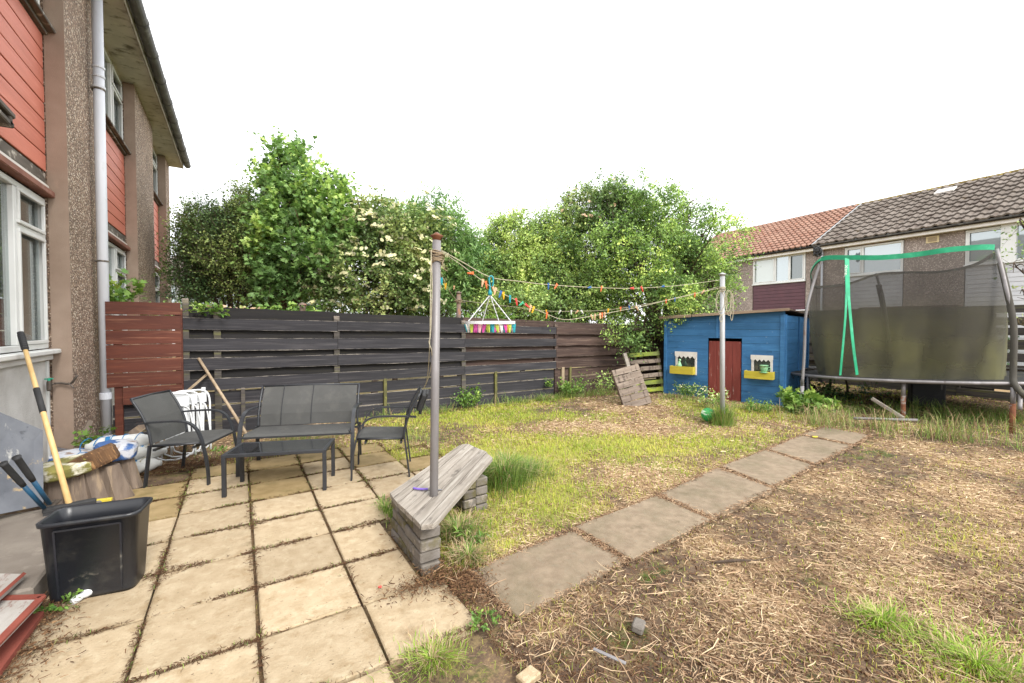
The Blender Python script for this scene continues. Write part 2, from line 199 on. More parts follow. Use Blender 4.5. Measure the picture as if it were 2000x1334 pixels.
mat('cap_blue',rgb('#3c5b8c'),rgb('#b9bcc3'),scale=6,rough=.7,bump=.3,lo=.44,hi=.50,extra=((rgb('#8d7c72'),6,.58,.64),),var=.02)
mat('fender_white',rgb('#c9cac8'),rgb('#b7b9b6'),scale=4,rough=.45,bump=.05,var=.03,extra=((rgb('#7c8379'),6,.58,.7,(1,1,1),.6),))
mat('fender_blue',rgb('#2a7db4'),rgb('#236a9c'),scale=4,rough=.5,bump=.05,var=.03)
mat('white_metal',rgb('#cfd1d2'),rgb('#c2c4c5'),scale=6,rough=.4,bump=.05,var=.03,extra=((rgb('#8a8a80'),9,.62,.72,(1,1,1),.6),))
mat('painted_ply',rgb('#55585f'),rgb('#6d7076'),scale=3,rough=.8,bump=.3,extra=((rgb('#b39a6c'),1.9,.66,.70),(rgb('#a3a29e'),7,.6,.66,(1,1,.4)),(rgb('#3d3f45'),5,.62,.7)),var=0)
mat('flake_paint',rgb('#8e4a3c'),rgb('#7c3e33'),scale=5,rough=.8,bump=.4,var=.05)
mat('flake_white',rgb('#b9b4ae'),rgb('#a9a39b'),scale=4,stretch=(3,1,1),rough=.8,bump=.4,extra=((rgb('#7b4a3f'),5,.56,.66,(3,1,1)),(rgb('#57504a'),12,.62,.7)),var=.03)
mat('purple',rgb('#7a62b8'),rgb('#6a54a5'),rough=.4,bump=0,var=0)
mat('steel',rgb('#a9a7ae'),rgb('#96949b'),rough=.3,metal=.8,bump=0,var=0)
mat('teal',rgb('#1f8d97'),rgb('#1a7a84'),rough=.4,bump=0,var=0)
mat('tap_metal',rgb('#6b625a'),rgb('#544c46'),scale=20,rough=.5,metal=.5,bump=.2,var=0)
mat('tap_green',rgb('#2f9f80'),rgb('#2f9f80'),rough=.4,bump=0,var=0)
mat('ball_green',rgb('#2ea35c'),rgb('#27934f'),scale=3,rough=.3,bump=0,var=0,extra=((rgb('#c9dfcc'),4,.6,.64,(1,1,3)),))
mat('bark',rgb('#54473c'),rgb('#40352d'),scale=4,stretch=(4,4,.8),rough=.95,bump=.8,bscale=12,extra=((rgb('#6d6247'),4,.55,.66),),var=.1)
mat('bark_brown',rgb('#6d5240'),rgb('#543e31'),scale=4,stretch=(4,4,.8),rough=.95,bump=.8,bscale=12,var=.1)
mat('curtain',rgb('#8f8177'),rgb('#7a6d64'),scale=2,stretch=(12,12,.2),rough=.9,bump=.3,var=0)
mat('curtain_red',rgb('#7c2c38'),rgb('#8e3a44'),scale=2,stretch=(9,9,.4),rough=.9,bump=.1,var=0)
mat('room',rgb('#6d6259'),rgb('#5a5049'),rough=.9,bump=0,var=0)
mat('blind',rgb('#b9c0c2'),rgb('#aeb6b8'),rough=.8,bump=0,var=0)
mat('bag_blue',rgb('#5f86a8'),rgb('#93a6b5'),scale=9,rough=.4,bump=.2,var=0)
mat('bag_brown',rgb('#75655c'),rgb('#8f8178'),scale=9,rough=.4,bump=.2,var=0)
mat('debris',rgb('#5b4433'),rgb('#463427'),scale=20,rough=1,bump=.4,var=0)
PEGC={'orange':'#d0693a','red':'#cf4740','yellow':'#d8a41d','blue':'#2f5c94','teal':'#1f8f9a','green':'#3c9a6f','pink':'#dba3a6','peach':'#d3a583','magenta':'#b9448e','lime':'#a9b84a','wood':'#b89a78','white':'#cfd0cc','lilac':'#a597c4'}
for k,v in PEGC.items(): mat('peg_'+k,rgb(v),rgb(v),rough=.45,bump=0,var=.05)
glassmat('glass_near',refl=.28,trans=.75); glassmat('glass_far',tint=rgb('#6d7a80'),refl=.45); glassmat('glass_far_dark',tint=rgb('#39423e'),refl=.22)
glassmat('glass_blind',tint=rgb('#b3b9b6'),refl=.18); glassmat('glass_table',tint=(.012,.013,.015),refl=.28,rough=.06)
# netting: see-through weave, algae-stained
m=bpy.data.materials.new('netting'); m.use_nodes=True; n=m.node_tree.nodes; l=m.node_tree.links; b=n['Principled BSDF']; b.inputs['Roughness'].default_value=.9
t=n.new('ShaderNodeTexCoord'); nz=n.new('ShaderNodeTexNoise'); nz.inputs['Scale'].default_value=1.6; nz.inputs['Detail'].default_value=6; l.new(t.outputs['Object'],nz.inputs['Vector'])
sp=n.new('ShaderNodeSeparateXYZ'); l.new(t.outputs['Object'],sp.inputs[0])
hg=n.new('ShaderNodeMapRange'); hg.inputs[1].default_value=2.15; hg.inputs[2].default_value=1.3; l.new(sp.outputs['Z'],hg.inputs[0])
ml=n.new('ShaderNodeMath'); ml.operation='MULTIPLY'; l.new(hg.outputs[0],ml.inputs[0])
r1=n.new('ShaderNodeMapRange'); r1.inputs[1].default_value=.25; r1.inputs[2].default_value=.85; l.new(nz.outputs['Fac'],r1.inputs[0]); l.new(r1.outputs[0],ml.inputs[1])
mc=n.new('ShaderNodeMixRGB'); mc.inputs[1].default_value=col4(rgb('#3a3733')); mc.inputs[2].default_value=col4(rgb('#6b6940')); l.new(ml.outputs[0],mc.inputs[0]); l.new(mc.outputs[0],b.inputs['Base Color'])
al=n.new('ShaderNodeMapRange'); al.inputs[3].default_value=.56; al.inputs[4].default_value=.80; l.new(hg.outputs[0],al.inputs[0])
tp=n.new('ShaderNodeBsdfTransparent'); ms=n.new('ShaderNodeMixShader'); l.new(al.outputs[0],ms.inputs[0]); l.new(tp.outputs[0],ms.inputs[1]); l.new(b.outputs[0],ms.inputs[2]); l.new(ms.outputs[0],n['Material Output'].inputs[0]); MATS['netting']=m

leafmat('leaf_sycamore',[rgb('#3a5428'),rgb('#4c6a30'),rgb('#5f7e36'),rgb('#8ea448')],trans=.28)
leafmat('leaf_cotoneaster',[rgb('#2e4226'),rgb('#42562e'),rgb('#5a6a36'),rgb('#79834a')],trans=.2)
leafmat('leaf_elder',[rgb('#465e2e'),rgb('#5f7a36'),rgb('#7d8f42'),rgb('#9ca256')],trans=.25)
leafmat('leaf_peach',[rgb('#3f6030'),rgb('#56763a'),rgb('#6d8a44'),rgb('#8aa458')],trans=.28)
leafmat('leaf_hawthorn',[rgb('#364e22'),rgb('#546f2e'),rgb('#768f38'),rgb('#a3b04a')],trans=.25)
leafmat('leaf_hedge',[rgb('#42592a'),rgb('#5f7a32'),rgb('#80963e'),rgb('#a4b050')],trans=.25)
leafmat('leaf_weed',[rgb('#3c5c24'),rgb('#50722c'),rgb('#6c8a38'),rgb('#93a64a')],trans=.2)
leafmat('leaf_laurel',[rgb('#223c1e'),rgb('#2f4d24'),rgb('#3d5c2a'),rgb('#56743a')],trans=.1,rough=.35)
leafmat('leaf_conifer',[rgb('#2c4a2e'),rgb('#3b5c34'),rgb('#4b6c3a')],trans=.1)
leafmat('flower_cream',[rgb('#d8d3a6'),rgb('#e3dfc0'),rgb('#cfc98e')],trans=.25,rough=.8)
leafmat('flower_pink',[rgb('#c4a684'),rgb('#d8bca0'),rgb('#b89678')],trans=.2,rough=.8)
leafmat('grass_bright',[rgb('#628030'),rgb('#7c9c38'),rgb('#9ab446'),rgb('#b0c060')],trans=.25,rough=.6,spec=.2)
leafmat('grass_blade',[rgb('#68822c'),rgb('#889a38'),rgb('#a8ac48'),rgb('#c0b465')],trans=.25,rough=.6,spec=.2)
leafmat('grass_lush',[rgb('#4a6630'),rgb('#5f7c38'),rgb('#7e9446'),rgb('#a3a962')],trans=.28,rough=.55,spec=.25)
leafmat('straw',[rgb('#654c3c'),rgb('#8f7258'),rgb('#b4987a'),rgb('#cdb796')],trans=.05,rough=.85,spec=.1)
leafmat('brown_litter',[rgb('#4a3526'),rgb('#624734'),rgb('#7d5e44'),rgb('#9a7a58')],trans=0,rough=.95,spec=.1)

# ------------------------------------------------------------ geometry helpers: everything is (verts, faces)
def box(sx,sy,sz,c=(0,0,0),bev=0.):
    x,y,z=sx/2,sy/2,sz/2; cx,cy,cz=c
    if bev<=0:
        V=[(cx+a*x,cy+b*y,cz+d*z) for a in(-1,1) for b in(-1,1) for d in(-1,1)]
        return V,[(0,1,3,2),(4,6,7,5),(0,4,5,1),(2,3,7,6),(0,2,6,4),(1,5,7,3)]
    e=min(bev,x*.45,y*.45,z*.45); V=[];ix={}
    for a in(-1,1):
        for b in(-1,1):
            for d in(-1,1):
                ix[a,b,d]=len(V); V+=[(cx+a*x,cy+b*(y-e),cz+d*(z-e)),(cx+a*(x-e),cy+b*y,cz+d*(z-e)),(cx+a*(x-e),cy+b*(y-e),cz+d*z)]
    Fs=[]; I=lambda a,b,d,k: ix[a,b,d]+k
    for s in(-1,1):
        Fs+=[(I(s,-1,-1,0),I(s,1,-1,0),I(s,1,1,0),I(s,-1,1,0)),(I(-1,s,-1,1),I(-1,s,1,1),I(1,s,1,1),I(1,s,-1,1)),(I(-1,-1,s,2),I(1,-1,s,2),I(1,1,s,2),I(-1,1,s,2))]
        for q in(-1,1):
            Fs+=[(I(s,q,-1,0),I(s,q,1,0),I(s,q,1,1),I(s,q,-1,1)),(I(s,-1,q,0),I(s,1,q,0),I(s,1,q,2),I(s,-1,q,2)),(I(-1,s,q,1),I(1,s,q,1),I(1,s,q,2),I(-1,s,q,2))]
            for w in(-1,1): Fs.append((I(s,q,w,0),I(s,q,w,1),I(s,q,w,2)))
    return V,Fs
def plank(L,t,h,wob=.006,seg=6,seed=None):   # length X, thickness Y, height Z, with uneven edges
    rr=random.Random(seed if seed is not None else random.random()); V=[];Fs=[]
    for i in range(seg+1):
        x=-L/2+L*i/seg; a=rr.uniform(-wob,wob); b=rr.uniform(-wob,wob); c=rr.uniform(-wob,wob)*.5
        V+=[(x,-t/2+c,-h/2+a),(x,t/2+c,-h/2+a),(x,t/2+c,h/2+b),(x,-t/2+c,h/2+b)]
    for i in range(seg):
        for k in range(4): Fs.append((i*4+k,(i+1)*4+k,(i+1)*4+(k+1)%4,i*4+(k+1)%4))
    Fs+=[(0,1,2,3),tuple(seg*4+k for k in(3,2,1,0))]; return V,Fs
def xf(g,loc=(0,0,0),rot=(0,0,0),sc=None,M=None):
    M=M or (Matrix.Translation(loc)@Euler(rot).to_matrix().to_4x4()@(Matrix.Diagonal((*sc,1)) if sc else Matrix.Identity(4)))
    return [tuple(M@Vector(v)) for v in g[0]],g[1]
def join(*gs):
    V=[];Fs=[]
    for g in gs:
        o=len(V); V+=list(g[0]); Fs+=[tuple(i+o for i in f) for f in g[1]]
    return V,Fs
def smooth_pts(pts,n=6,closed=False):
    P=[np.array(p,float) for p in pts]; out=[]; N=len(P)
    for i in range(N if closed else N-1):
        a=P[(i-1)%N] if closed or i>0 else 2*P[0]-P[1]; b=P[i]; c=P[(i+1)%N]; d=P[(i+2)%N] if closed or i+2<N else 2*P[-1]-P[-2]
        for k in range(n):
            t=k/n; out.append(.5*((2*b)+(-a+c)*t+(2*a-5*b+4*c-d)*t*t+(-a+3*b-3*c+d)*t**3))
    if not closed: out.append(P[-1])
    return out
def sweep(pts,prof,closed=False,scale=None,upv=(0,0,1)):
    P=[Vector(p) for p in pts]; N=len(P); k=len(prof); V=[];Fs=[]; U=Vector(upv); side=None
    for i,p in enumerate(P):
        if closed: t=(P[(i+1)%N]-P[i-1])
        else: t=P[min(i+1,N-1)]-P[max(i-1,0)]
        if t.length<1e-9: t=Vector((0,0,1))
        t.normalize()
        if side is None:
            side=t.cross(U)
            if side.length<1e-3: side=t.cross(Vector((1,0,0)))
        else: side=side-t*side.dot(t)
        if side.length<1e-6: side=t.orthogonal()
        side.normalize(); nn=side.cross(t); s=scale[i] if scale is not None else 1
        V+=[tuple(p+side*(a*s)+nn*(b*s)) for a,b in prof]
    for i in range(N if closed else N-1):
        for j in range(k): Fs.append((i*k+j,i*k+(j+1)%k,((i+1)%N)*k+(j+1)%k,((i+1)%N)*k+j))
    if not closed: Fs+=[tuple(range(k))[::-1],tuple((N-1)*k+j for j in range(k))]
    return V,Fs
def circ(r,n=8,ry=None): return [(r*math.cos(2*math.pi*i/n),(ry or r)*math.sin(2*math.pi*i/n)) for i in range(n)]
def tube(pts,r,n=8,closed=False):
    if isinstance(r,(list,tuple,np.ndarray)): return sweep(pts,circ(1,n),closed,scale=list(r))
    return sweep(pts,circ(r,n),closed)
def lathe(pr,n=16,c=(0,0,0)):
    V=[];Fs=[];k=len(pr)
    for i in range(n):
        a=2*math.pi*i/n; V+=[(c[0]+r*math.cos(a),c[1]+r*math.sin(a),c[2]+z) for r,z in pr]
    for i in range(n):
        for j in range(k-1): Fs.append((i*k+j,((i+1)%n)*k+j,((i+1)%n)*k+j+1,i*k+j+1))
    if pr[0][0]>1e-6: Fs.append(tuple(i*k for i in range(n))[::-1])
    if pr[-1][0]>1e-6: Fs.append(tuple(i*k+k-1 for i in range(n)))
    return V,Fs
def prism(poly,z0,z1):
    n=len(poly); V=[(x,y,z0) for x,y in poly]+[(x,y,z1) for x,y in poly]
    return V,[tuple(range(n))[::-1],tuple(range(n,2*n))]+[(i,(i+1)%n,(i+1)%n+n,i+n) for i in range(n)]
def wallprism(poly,y0,y1):            # polygon in x,z extruded along y
    n=len(poly); V=[(x,y0,z) for x,z in poly]+[(x,y1,z) for x,z in poly]
    return V,[tuple(range(n)),tuple(range(n,2*n))[::-1]]+[(i,i+n,(i+1)%n+n,(i+1)%n) for i in range(n)]
def bar(a,b,w,t=None,upv=(0,0,1)):
    t=t or w; return sweep([a,b],[(-w/2,-t/2),(w/2,-t/2),(w/2,t/2),(-w/2,t/2)],upv=upv)
def mesh(name,g,smooth=False):
    me=bpy.data.meshes.new(name); me.from_pydata([tuple(map(float,v)) for v in g[0]],[],g[1]); me.update()
    bm=bmesh.new(); bm.from_mesh(me); bmesh.ops.recalc_face_normals(bm,faces=bm.faces); bm.to_mesh(me); bm.free()
    if smooth: me.polygons.foreach_set('use_smooth',[True]*len(me.polygons))
    return me
def O(name,g,m,parent=None,loc=(0,0,0),rot=(0,0,0),smooth=False,**props):
    me=g if isinstance(g,bpy.types.Mesh) else mesh(name,g,smooth)
    if not me.materials and m: me.materials.append(MATS[m])
    o=bpy.data.objects.new(name,me); scene.collection.objects.link(o); o.location=loc; o.rotation_euler=rot; o.parent=parent
    for k,v in props.items(): o[k]=v
    return o
def T(name,label,cat,loc=(0,0,0),rotz=0.,group=None):
    o=bpy.data.objects.new(name,None); scene.collection.objects.link(o); o.location=loc; o.rotation_euler=(0,0,rotz); o.empty_display_size=.2
    o['label']=label; o['category']=cat
    if group: o['group']=group
    return o
def tag(o,label,cat,group=None):
    o['label']=label; o['category']=cat
    if group: o['group']=group
    return o
def fast(name,V,Fi,k,rnd,m,parent=None,smooth=False,**props):
    """big meshes: V (N,3), Fi (M,k) faces, rnd per vertex"""
    me=bpy.data.meshes.new(name); me.vertices.add(len(V)); me.vertices.foreach_set('co',np.ascontiguousarray(V,np.float32).ravel())
    me.loops.add(Fi.size); me.loops.foreach_set('vertex_index',np.ascontiguousarray(Fi,np.int32).ravel())
    me.polygons.add(len(Fi)); me.polygons.foreach_set('loop_start',np.arange(0,Fi.size,k,dtype=np.int32))
    me.update(calc_edges=True)
    at=me.attributes.new('rnd','FLOAT','POINT'); at.data.foreach_set('value',np.clip(rnd,0,1).astype(np.float32))
    if smooth: me.polygons.foreach_set('use_smooth',[True]*len(me.polygons))
    me.materials.append(MATS[m]); o=bpy.data.objects.new(name,me); scene.collection.objects.link(o); o.parent=parent
    for a,b in props.items(): o[a]=b
    return o
def nrm(a): return a/np.maximum(np.linalg.norm(a,axis=-1,keepdims=True),1e-9)
def vnoise(x,y,s,seed=0):
    x=np.asarray(x)*s+seed*17.3; y=np.asarray(y)*s+seed*9.7; xi=np.floor(x).astype(np.int64); yi=np.floor(y).astype(np.int64); fx=x-xi; fy=y-yi
    fx=fx*fx*(3-2*fx); fy=fy*fy*(3-2*fy)
    def h(a,b): v=np.sin(a*127.1+b*311.7+seed*74.7)*43758.5453; return v-np.floor(v)
    return (h(xi,yi)*(1-fx)+h(xi+1,yi)*fx)*(1-fy)+(h(xi,yi+1)*(1-fx)+h(xi+1,yi+1)*fx)*fy
def fbm(x,y,s,seed=0,o=4): return sum(vnoise(x,y,s*2**i,seed+i)*.5**i for i in range(o))/sum(.5**i for i in range(o))
LEAF={ # verts (x across, y along, z), triangles
 'oval':([(0,0,0),(-.26,.35,.05),(0,.42,-.03),(.26,.35,.05),(-.2,.72,.02),(.2,.72,.02),(0,1,-.06)],[(0,2,1),(0,3,2),(1,2,4),(2,3,5),(2,6,4),(2,5,6)]),
 'small':([(0,0,0),(-.3,.5,.06),(.3,.5,.06),(0,1,-.03)],[(0,2,1),(1,2,3)]),
 'lance':([(0,0,0),(-.11,.4,.03),(.11,.4,.03),(0,1,-.12)],[(0,2,1),(1,2,3)]),
 'lobed':([(0,0,0),(-.5,.12,.03),(-.24,.36,-.02),(-.52,.66,.02),(-.2,.62,-.03),(0,1,-.06),(.2,.62,-.03),(.52,.66,.02),(.24,.36,-.02),(.5,.12,.03)],[(0,2,1),(2,4,3),(0,4,2),(4,6,5),(0,6,4),(0,8,6),(6,8,7),(0,9,8)]),
 'flower':([(-.5,0,0),(.5,0,0),(.6,.6,.08),(0,1,.1),(-.6,.6,.08)],[(0,1,2),(0,2,3),(0,3,4)]),
}
def place_leaves(pos,ydir,normal,size,kind):
    Vt=np.array(LEAF[kind][0]); Ft=np.array(LEAF[kind][1]); y=nrm(ydir); x=nrm(np.cross(y,normal)); z=np.cross(x,y)
    V=pos[:,None,:]+size[:,None,None]*(Vt[None,:,0:1]*x[:,None,:]+Vt[None,:,1:2]*y[:,None,:]+Vt[None,:,2:3]*z[:,None,:])
    Fi=(Ft[None]+(np.arange(len(pos))*len(Vt))[:,None,None]).reshape(-1,3); return V.reshape(-1,3),Fi,len(Vt)
def sprigs(base,dirs,L,n,size,kind,bright,rs,droop=.15,spread=.8,upn=1.,jit=.12):
    """leafy shoots: returns leaf V,F,rnd and stem quads"""
    S=len(base); Vs=[];Fs=[];Rs=[];off=0
    d=nrm(dirs)
    for k in range(n):
        t=(k+rs.uniform(.2,1,S))/n
        p=base+d*(L*t)[:,None]; p[:,2]-=droop*L*t*t; p+=rs.normal(0,1,(S,3))*(L*.06)[:,None]
        side=nrm(rs.normal(0,1,(S,3))-0); side=nrm(side-d*(side*d).sum(1,keepdims=True)*.7)
        yd=d*.45+side*spread; nn=nrm(np.array([0,0,upn])+rs.normal(0,.55,(S,3)))
        sz=size*rs.uniform(.65,1.2,S)
        V,Fi,nv=place_leaves(p,yd,nn,sz,kind); Vs.append(V); Fs.append(Fi+off); off+=len(V)
        Rs.append(np.repeat(np.clip(bright+rs.normal(0,jit,S)+.12*(t-.5),0,1),nv))
    tip=base+d*L[:,None]; tip[:,2]-=droop*L
    return np.concatenate(Vs),np.concatenate(Fs),np.concatenate(Rs),tip
def stems(a,b,w):
    S=len(a); w=np.asarray(w)[:,None]; d=nrm(b-a); s1=nrm(np.cross(d,np.array([.3,.2,1.]))); s2=np.cross(d,s1)
    V=np.stack([a+s1*w,a-s1*.5*w+s2*.87*w,a-s1*.5*w-s2*.87*w,b+s1*w*.4,b-s1*.2*w+s2*.35*w,b-s1*.2*w-s2*.35*w],1).reshape(-1,3)
    Ft=np.array([(0,1,4,3),(1,2,5,4),(2,0,3,5)]); return V,(Ft[None]+(np.arange(S)*6)[:,None,None]).reshape(-1,4)
def crown_points(lobes,N,rs,shell=.55,gap=.41):
    sub=[]
    for c,q in lobes:
        c=np.array(c);q=np.array(q); sub.append((c,q*.80)); k=int(np.clip(q[0]*q[2]*16,5,14))
        for i in range(k):
            d=nrm(rs.normal(0,1,3)+np.array([0,0,.35])); f=rs.uniform(.28,.50); sub.append((c+d*q*rs.uniform(.72,.98),np.maximum(q*f,.10)))
    lobes=sub
    """lobes: (centre, (rx,ry,rz)); points biased to the outside of the union"""
    vol=np.array([l[1][0]*l[1][1]*l[1][2] for l in lobes])**.62; vol/=vol.sum(); idx=rs.choice(len(lobes),N,p=vol)
    C=np.array([l[0] for l in lobes])[idx]; Rr=np.array([l[1] for l in lobes])[idx]
    d=nrm(rs.normal(0,1,(N,3))); r=rs.uniform(shell,1,N)**.6; P=C+d*Rr*r[:,None]
    deep=np.zeros(N,bool)
    for c,q in lobes: deep|=((((P-np.array(c))/np.array(q))**2).sum(1)<.34)
    g3=fbm(P[:,0]+P[:,2]*.8,P[:,1]*.9-P[:,2]*.7,1.9,int(rs.integers(99)),3); keep=(~deep|(rs.uniform(0,1,N)<.30))&(g3>gap); return P[keep],nrm(d/Rr)[keep],r[keep]
def tree(name,label,cat,base,lobes,N,nleaf,L,size,kind,lm,bark='bark',trunk_r=.08,seed=1,droop=.15,upbias=.5,group=None,flowers=None,limbs=True,fine=1,rowtwigs=True,scatter=.35,tone=None,trunk_pts=None,gap=.41):
    rs=np.random.default_rng(seed); root=T(name,label,cat,tuple(base),0,group); B=np.array(base)
    P,D,r=crown_points(lobes,N,rs,gap=gap)
    P=P[P[:,2]>base[2]+.1] if False else P
    D0=D.copy()
    D=nrm(D+np.array([0,0,upbias])+rs.normal(0,.45,D.shape)); Ls=L*rs.uniform(.5,1.5,len(P)); lg=(rs.uniform(0,1,len(P))<.035)&(r>.85); Ls=np.where(lg,Ls*1.9,Ls); D[lg]=nrm(D[lg]+np.array([0,0,.9]))
    clump=fbm(P[:,0]+P[:,2]*.6,P[:,1]*1.3+P[:,2]*.9,1.6,seed,3)
    bright=np.clip(.40+1.5*(clump-.5)+rs.normal(0,.1,len(P))+(tone or 0),0,1)
    V,Fi,rn,tip=sprigs(P-B,D,Ls,nleaf,size,kind,bright,rs,droop)
    fast('crown',V,Fi,3,rn,lm,root,kind='stuff')
    V,Fq=stems(P-B,tip,np.full(len(P),.0035*fine)); fast('twigs',V,Fq,4,np.full(len(V),.3),'bark_leaf',root,kind='stuff')
    # limbs
    gs=[]
    cz=sum(l[0][2] for l in lobes)/len(lobes)
    fork=Vector((trunk_pts[-1] if trunk_pts else (0,0,max(.4,(cz-B[2])*.45))))
    tp=[Vector(p) for p in trunk_pts] if trunk_pts else [Vector((0,0,-.1)),Vector((rs.normal(0,.05),rs.normal(0,.05),fork.z*.5)),fork]
    tp=smooth_pts(tp,5); O('trunk',tube(tp,np.linspace(trunk_r,trunk_r*.7,len(tp)),9),bark,root,smooth=True)
    if limbs:
        for c,q in lobes:
            c=Vector(c)-Vector(base); mid=(fork+c)/2+Vector((rs.normal(0,.12),rs.normal(0,.12),.1)); pp=smooth_pts([fork-Vector((0,0,.1)),mid,c,c+Vector((rs.normal(0,.1),rs.normal(0,.1),q[2]*.6))],4)
            gs.append(tube(pp,list(.005+trunk_r*.5*(1-np.linspace(0,1,len(pp)))**1.7),6))
            for k in range(6):
                a=Vector(pp[4+k%6]); e=c+Vector([rs.normal(0,.45)*q[j] for j in range(3)])*1.1+Vector((0,0,q[2]*.3)); gs.append(tube(smooth_pts([a,(a+e)/2+Vector((0,0,.06)),e],3),np.linspace(trunk_r*.25,.004,7),5))
        O('branches',join(*gs),bark,root,smooth=True,kind='stuff')
    if flowers:
        fm,nf,fs=flowers; sel=rs.choice(len(P),nf); p=tip[sel]+np.array([0,0,.02]); p=p[(r[sel]>.8)]; k=5; q=np.repeat(p,k,0)+rs.normal(0,fs*.28,(len(p)*k,3))*np.array([1,1,.25])
        od=np.repeat(D0[sel][r[sel]>.8],k,0); nn=nrm(od+np.array([0,0,.5])+rs.normal(0,.3,q.shape)); yd=nrm(np.cross(nn,rs.normal(0,1,q.shape))); V,Fi,nv=place_leaves(q,yd,nn,np.full(len(q),fs*.45),'flower')
        fast('blossom',V,Fi,3,np.repeat(rs.uniform(0,1,len(q)),nv),fm,root,kind='stuff')
    return root
leafmat('bark_leaf',[rgb('#4d4035'),rgb('#6b5b48')],trans=0,rough=.9)
def lobe(u,v,d,rp,ry=None,dep=1.):     # crown lobe measured in the photograph at camera depth d
    c=PD(u,v,d); r=rp*d/F; return (tuple(c),(r,r*dep,(ry or rp)*d/F))

# ============================================================ GROUND
def stuffmask(P):
    """how green / how strawy the ground is at world points (patches that stay put)"""
    u,v=proj(np.column_stack([P[:,0],P[:,1],np.zeros(len(P))]))
    n1=fbm(P[:,0],P[:,1],.9,3,4); n2=fbm(P[:,0],P[:,1],2.6,11,3)
    lawnside=(P[:,1]>2.55+.095*(P[:,0]-1.2)).astype(float)*(P[:,0]>1.05)
    g=lawnside*.44; s=np.full(len(P),.46)+lawnside*.12+(1-lawnside)*.0; g=g+(1-lawnside)*.06
    for (a,b,ra,rb,wg,ws) in [(960,905,110,45,.5,-.2),(1060,960,90,45,.35,-.1),(1130,868,190,20,.42,-.3),(1020,905,150,24,.4,-.2),(1320,868,150,12,.3,-.2),(1480,862,70,22,.25,0),
        (1130,832,160,14,-.35,.35),(1010,860,40,9,-.25,.3),(1240,845,100,9,-.2,.3),(1180,925,150,26,-.3,.15),(1500,828,160,10,-.1,.2),(1250,800,90,12,-.2,.3),
        (1900,1290,300,110,.38,-.05),(1740,1220,150,60,.22,-.05),(1850,1120,260,60,.20,.1),(870,1270,90,60,.5,-.1),(900,1050,70,60,.5,-.1),(960,812,170,16,.7,-.4),(1380,806,180,12,.35,-.1),(1780,842,260,22,.6,-.1),
        (1900,905,160,25,.15,.2),(1950,1000,200,80,.30,.1),(1500,1130,120,40,.14,0),(1700,1010,120,60,-.05,.25),(1300,1120,150,60,-.2,-.2),(1080,1270,130,70,-.25,-.25),(1720,905,140,26,-.3,-.4),(1310,1110,110,40,-.2,-.3),(1150,1290,90,50,-.2,-.25),(1550,960,120,40,-.2,.1),(1450,1240,160,60,.1,0),(700,890,500,14,.5,-.2)]:
        e=np.exp(-((u-a)/ra)**2-((v-b)/rb)**2); g=g+wg*e; s=s+ws*e
    g=g+(n1-.5)*1.1+(n2-.5)*.5; s=s+(n2-.5)*.9+(fbm(P[:,0],P[:,1],1.4,29,3)-.5)*.6
    beyond=(P[:,1]>7.9)|(P[:,0]>15); g=np.where(beyond,.6,g)
    return np.clip(g,0,1),np.clip(s,0,1)
PATH=[((1.25,2.50),(1.265,1.957),(2.20,2.05),(2.185,2.585)),((2.235,2.60),(2.25,2.03),(3.26,2.12),(3.30,2.70)),((3.34,2.71),(3.31,2.13),(4.40,2.20),(4.53,2.86)),((4.62,2.87),(4.46,2.23),(5.53,2.33),(5.70,2.95)),((5.75,2.95),(5.60,2.33),(6.90,2.44),(6.93,3.10)),((6.98,3.1),(6.96,2.45),(7.75,2.55),(7.8,3.15))]
SLABX=[-.985,-.455,.070,.585,1.088,1.59,2.10]; SLABY=[1.0,1.51,2.03,2.54,3.05,3.56,4.07,4.585,5.08,5.55,6.0]
slabs=[]
for i in range(6):
    for j in range(10):
        x0,x1,y0,y1=SLABX[i],SLABX[i+1],SLABY[j],SLABY[j+1]
        if i==3 and j<2: continue
        if i==3 and 3<=j<=4: x1=.965
        if i==4 and j<6: continue
        if i==5 and (j<6 or j>7): continue
        if i==0 and j>=9: continue
        if i==0 and 4<=j<8 : x0=-.985
        slabs.append((x0,x1,y0,y1))
def inslab(P):
    m=np.zeros(len(P),bool)
    for x0,x1,y0,y1 in slabs: m|=(P[:,0]>x0+.012)&(P[:,0]<x1-.012)&(P[:,1]>y0+.012)&(P[:,1]<y1-.012)
    return m
def pathdist(P):
    best=np.full(len(P),-9.)
    for q in PATH:
        k=np.full(len(P),9.)
        for a in range(4):
            A=np.array(q[a]);B=np.array(q[(a+1)%4]); e=B-A; k=np.minimum(k,(e[0]*(P[:,1]-A[1])-e[1]*(P[:,0]-A[0]))/np.linalg.norm(e))
        best=np.maximum(best,k)
    return best
def ragged(P,k=.10):
    n=fbm(P[:,0],P[:,1],4.5,71,3); return pathdist(P)>np.clip((n-.42)*k*5,.004,k)*1.0
def inpath(P,mg=.0):
    m=np.zeros(len(P),bool)
    for q in PATH:
        k=np.ones(len(P),bool)
        for a in range(4):
            A=np.array(q[a]);B=np.array(q[(a+1)%4]); e=B-A; k&=(e[0]*(P[:,1]-A[1])-e[1]*(P[:,0]-A[0]))/np.linalg.norm(e)>mg
        m|=k
    return m
def gz(x,y):
    z=(fbm(x,y,1.1,5,3)-.5)*.05+(fbm(x,y,6,8,3)-.5)*.025
    near=(x<1.15)&(y<6.2); return np.where(near,-.03+z*.3,np.minimum(z,.03)-.012)
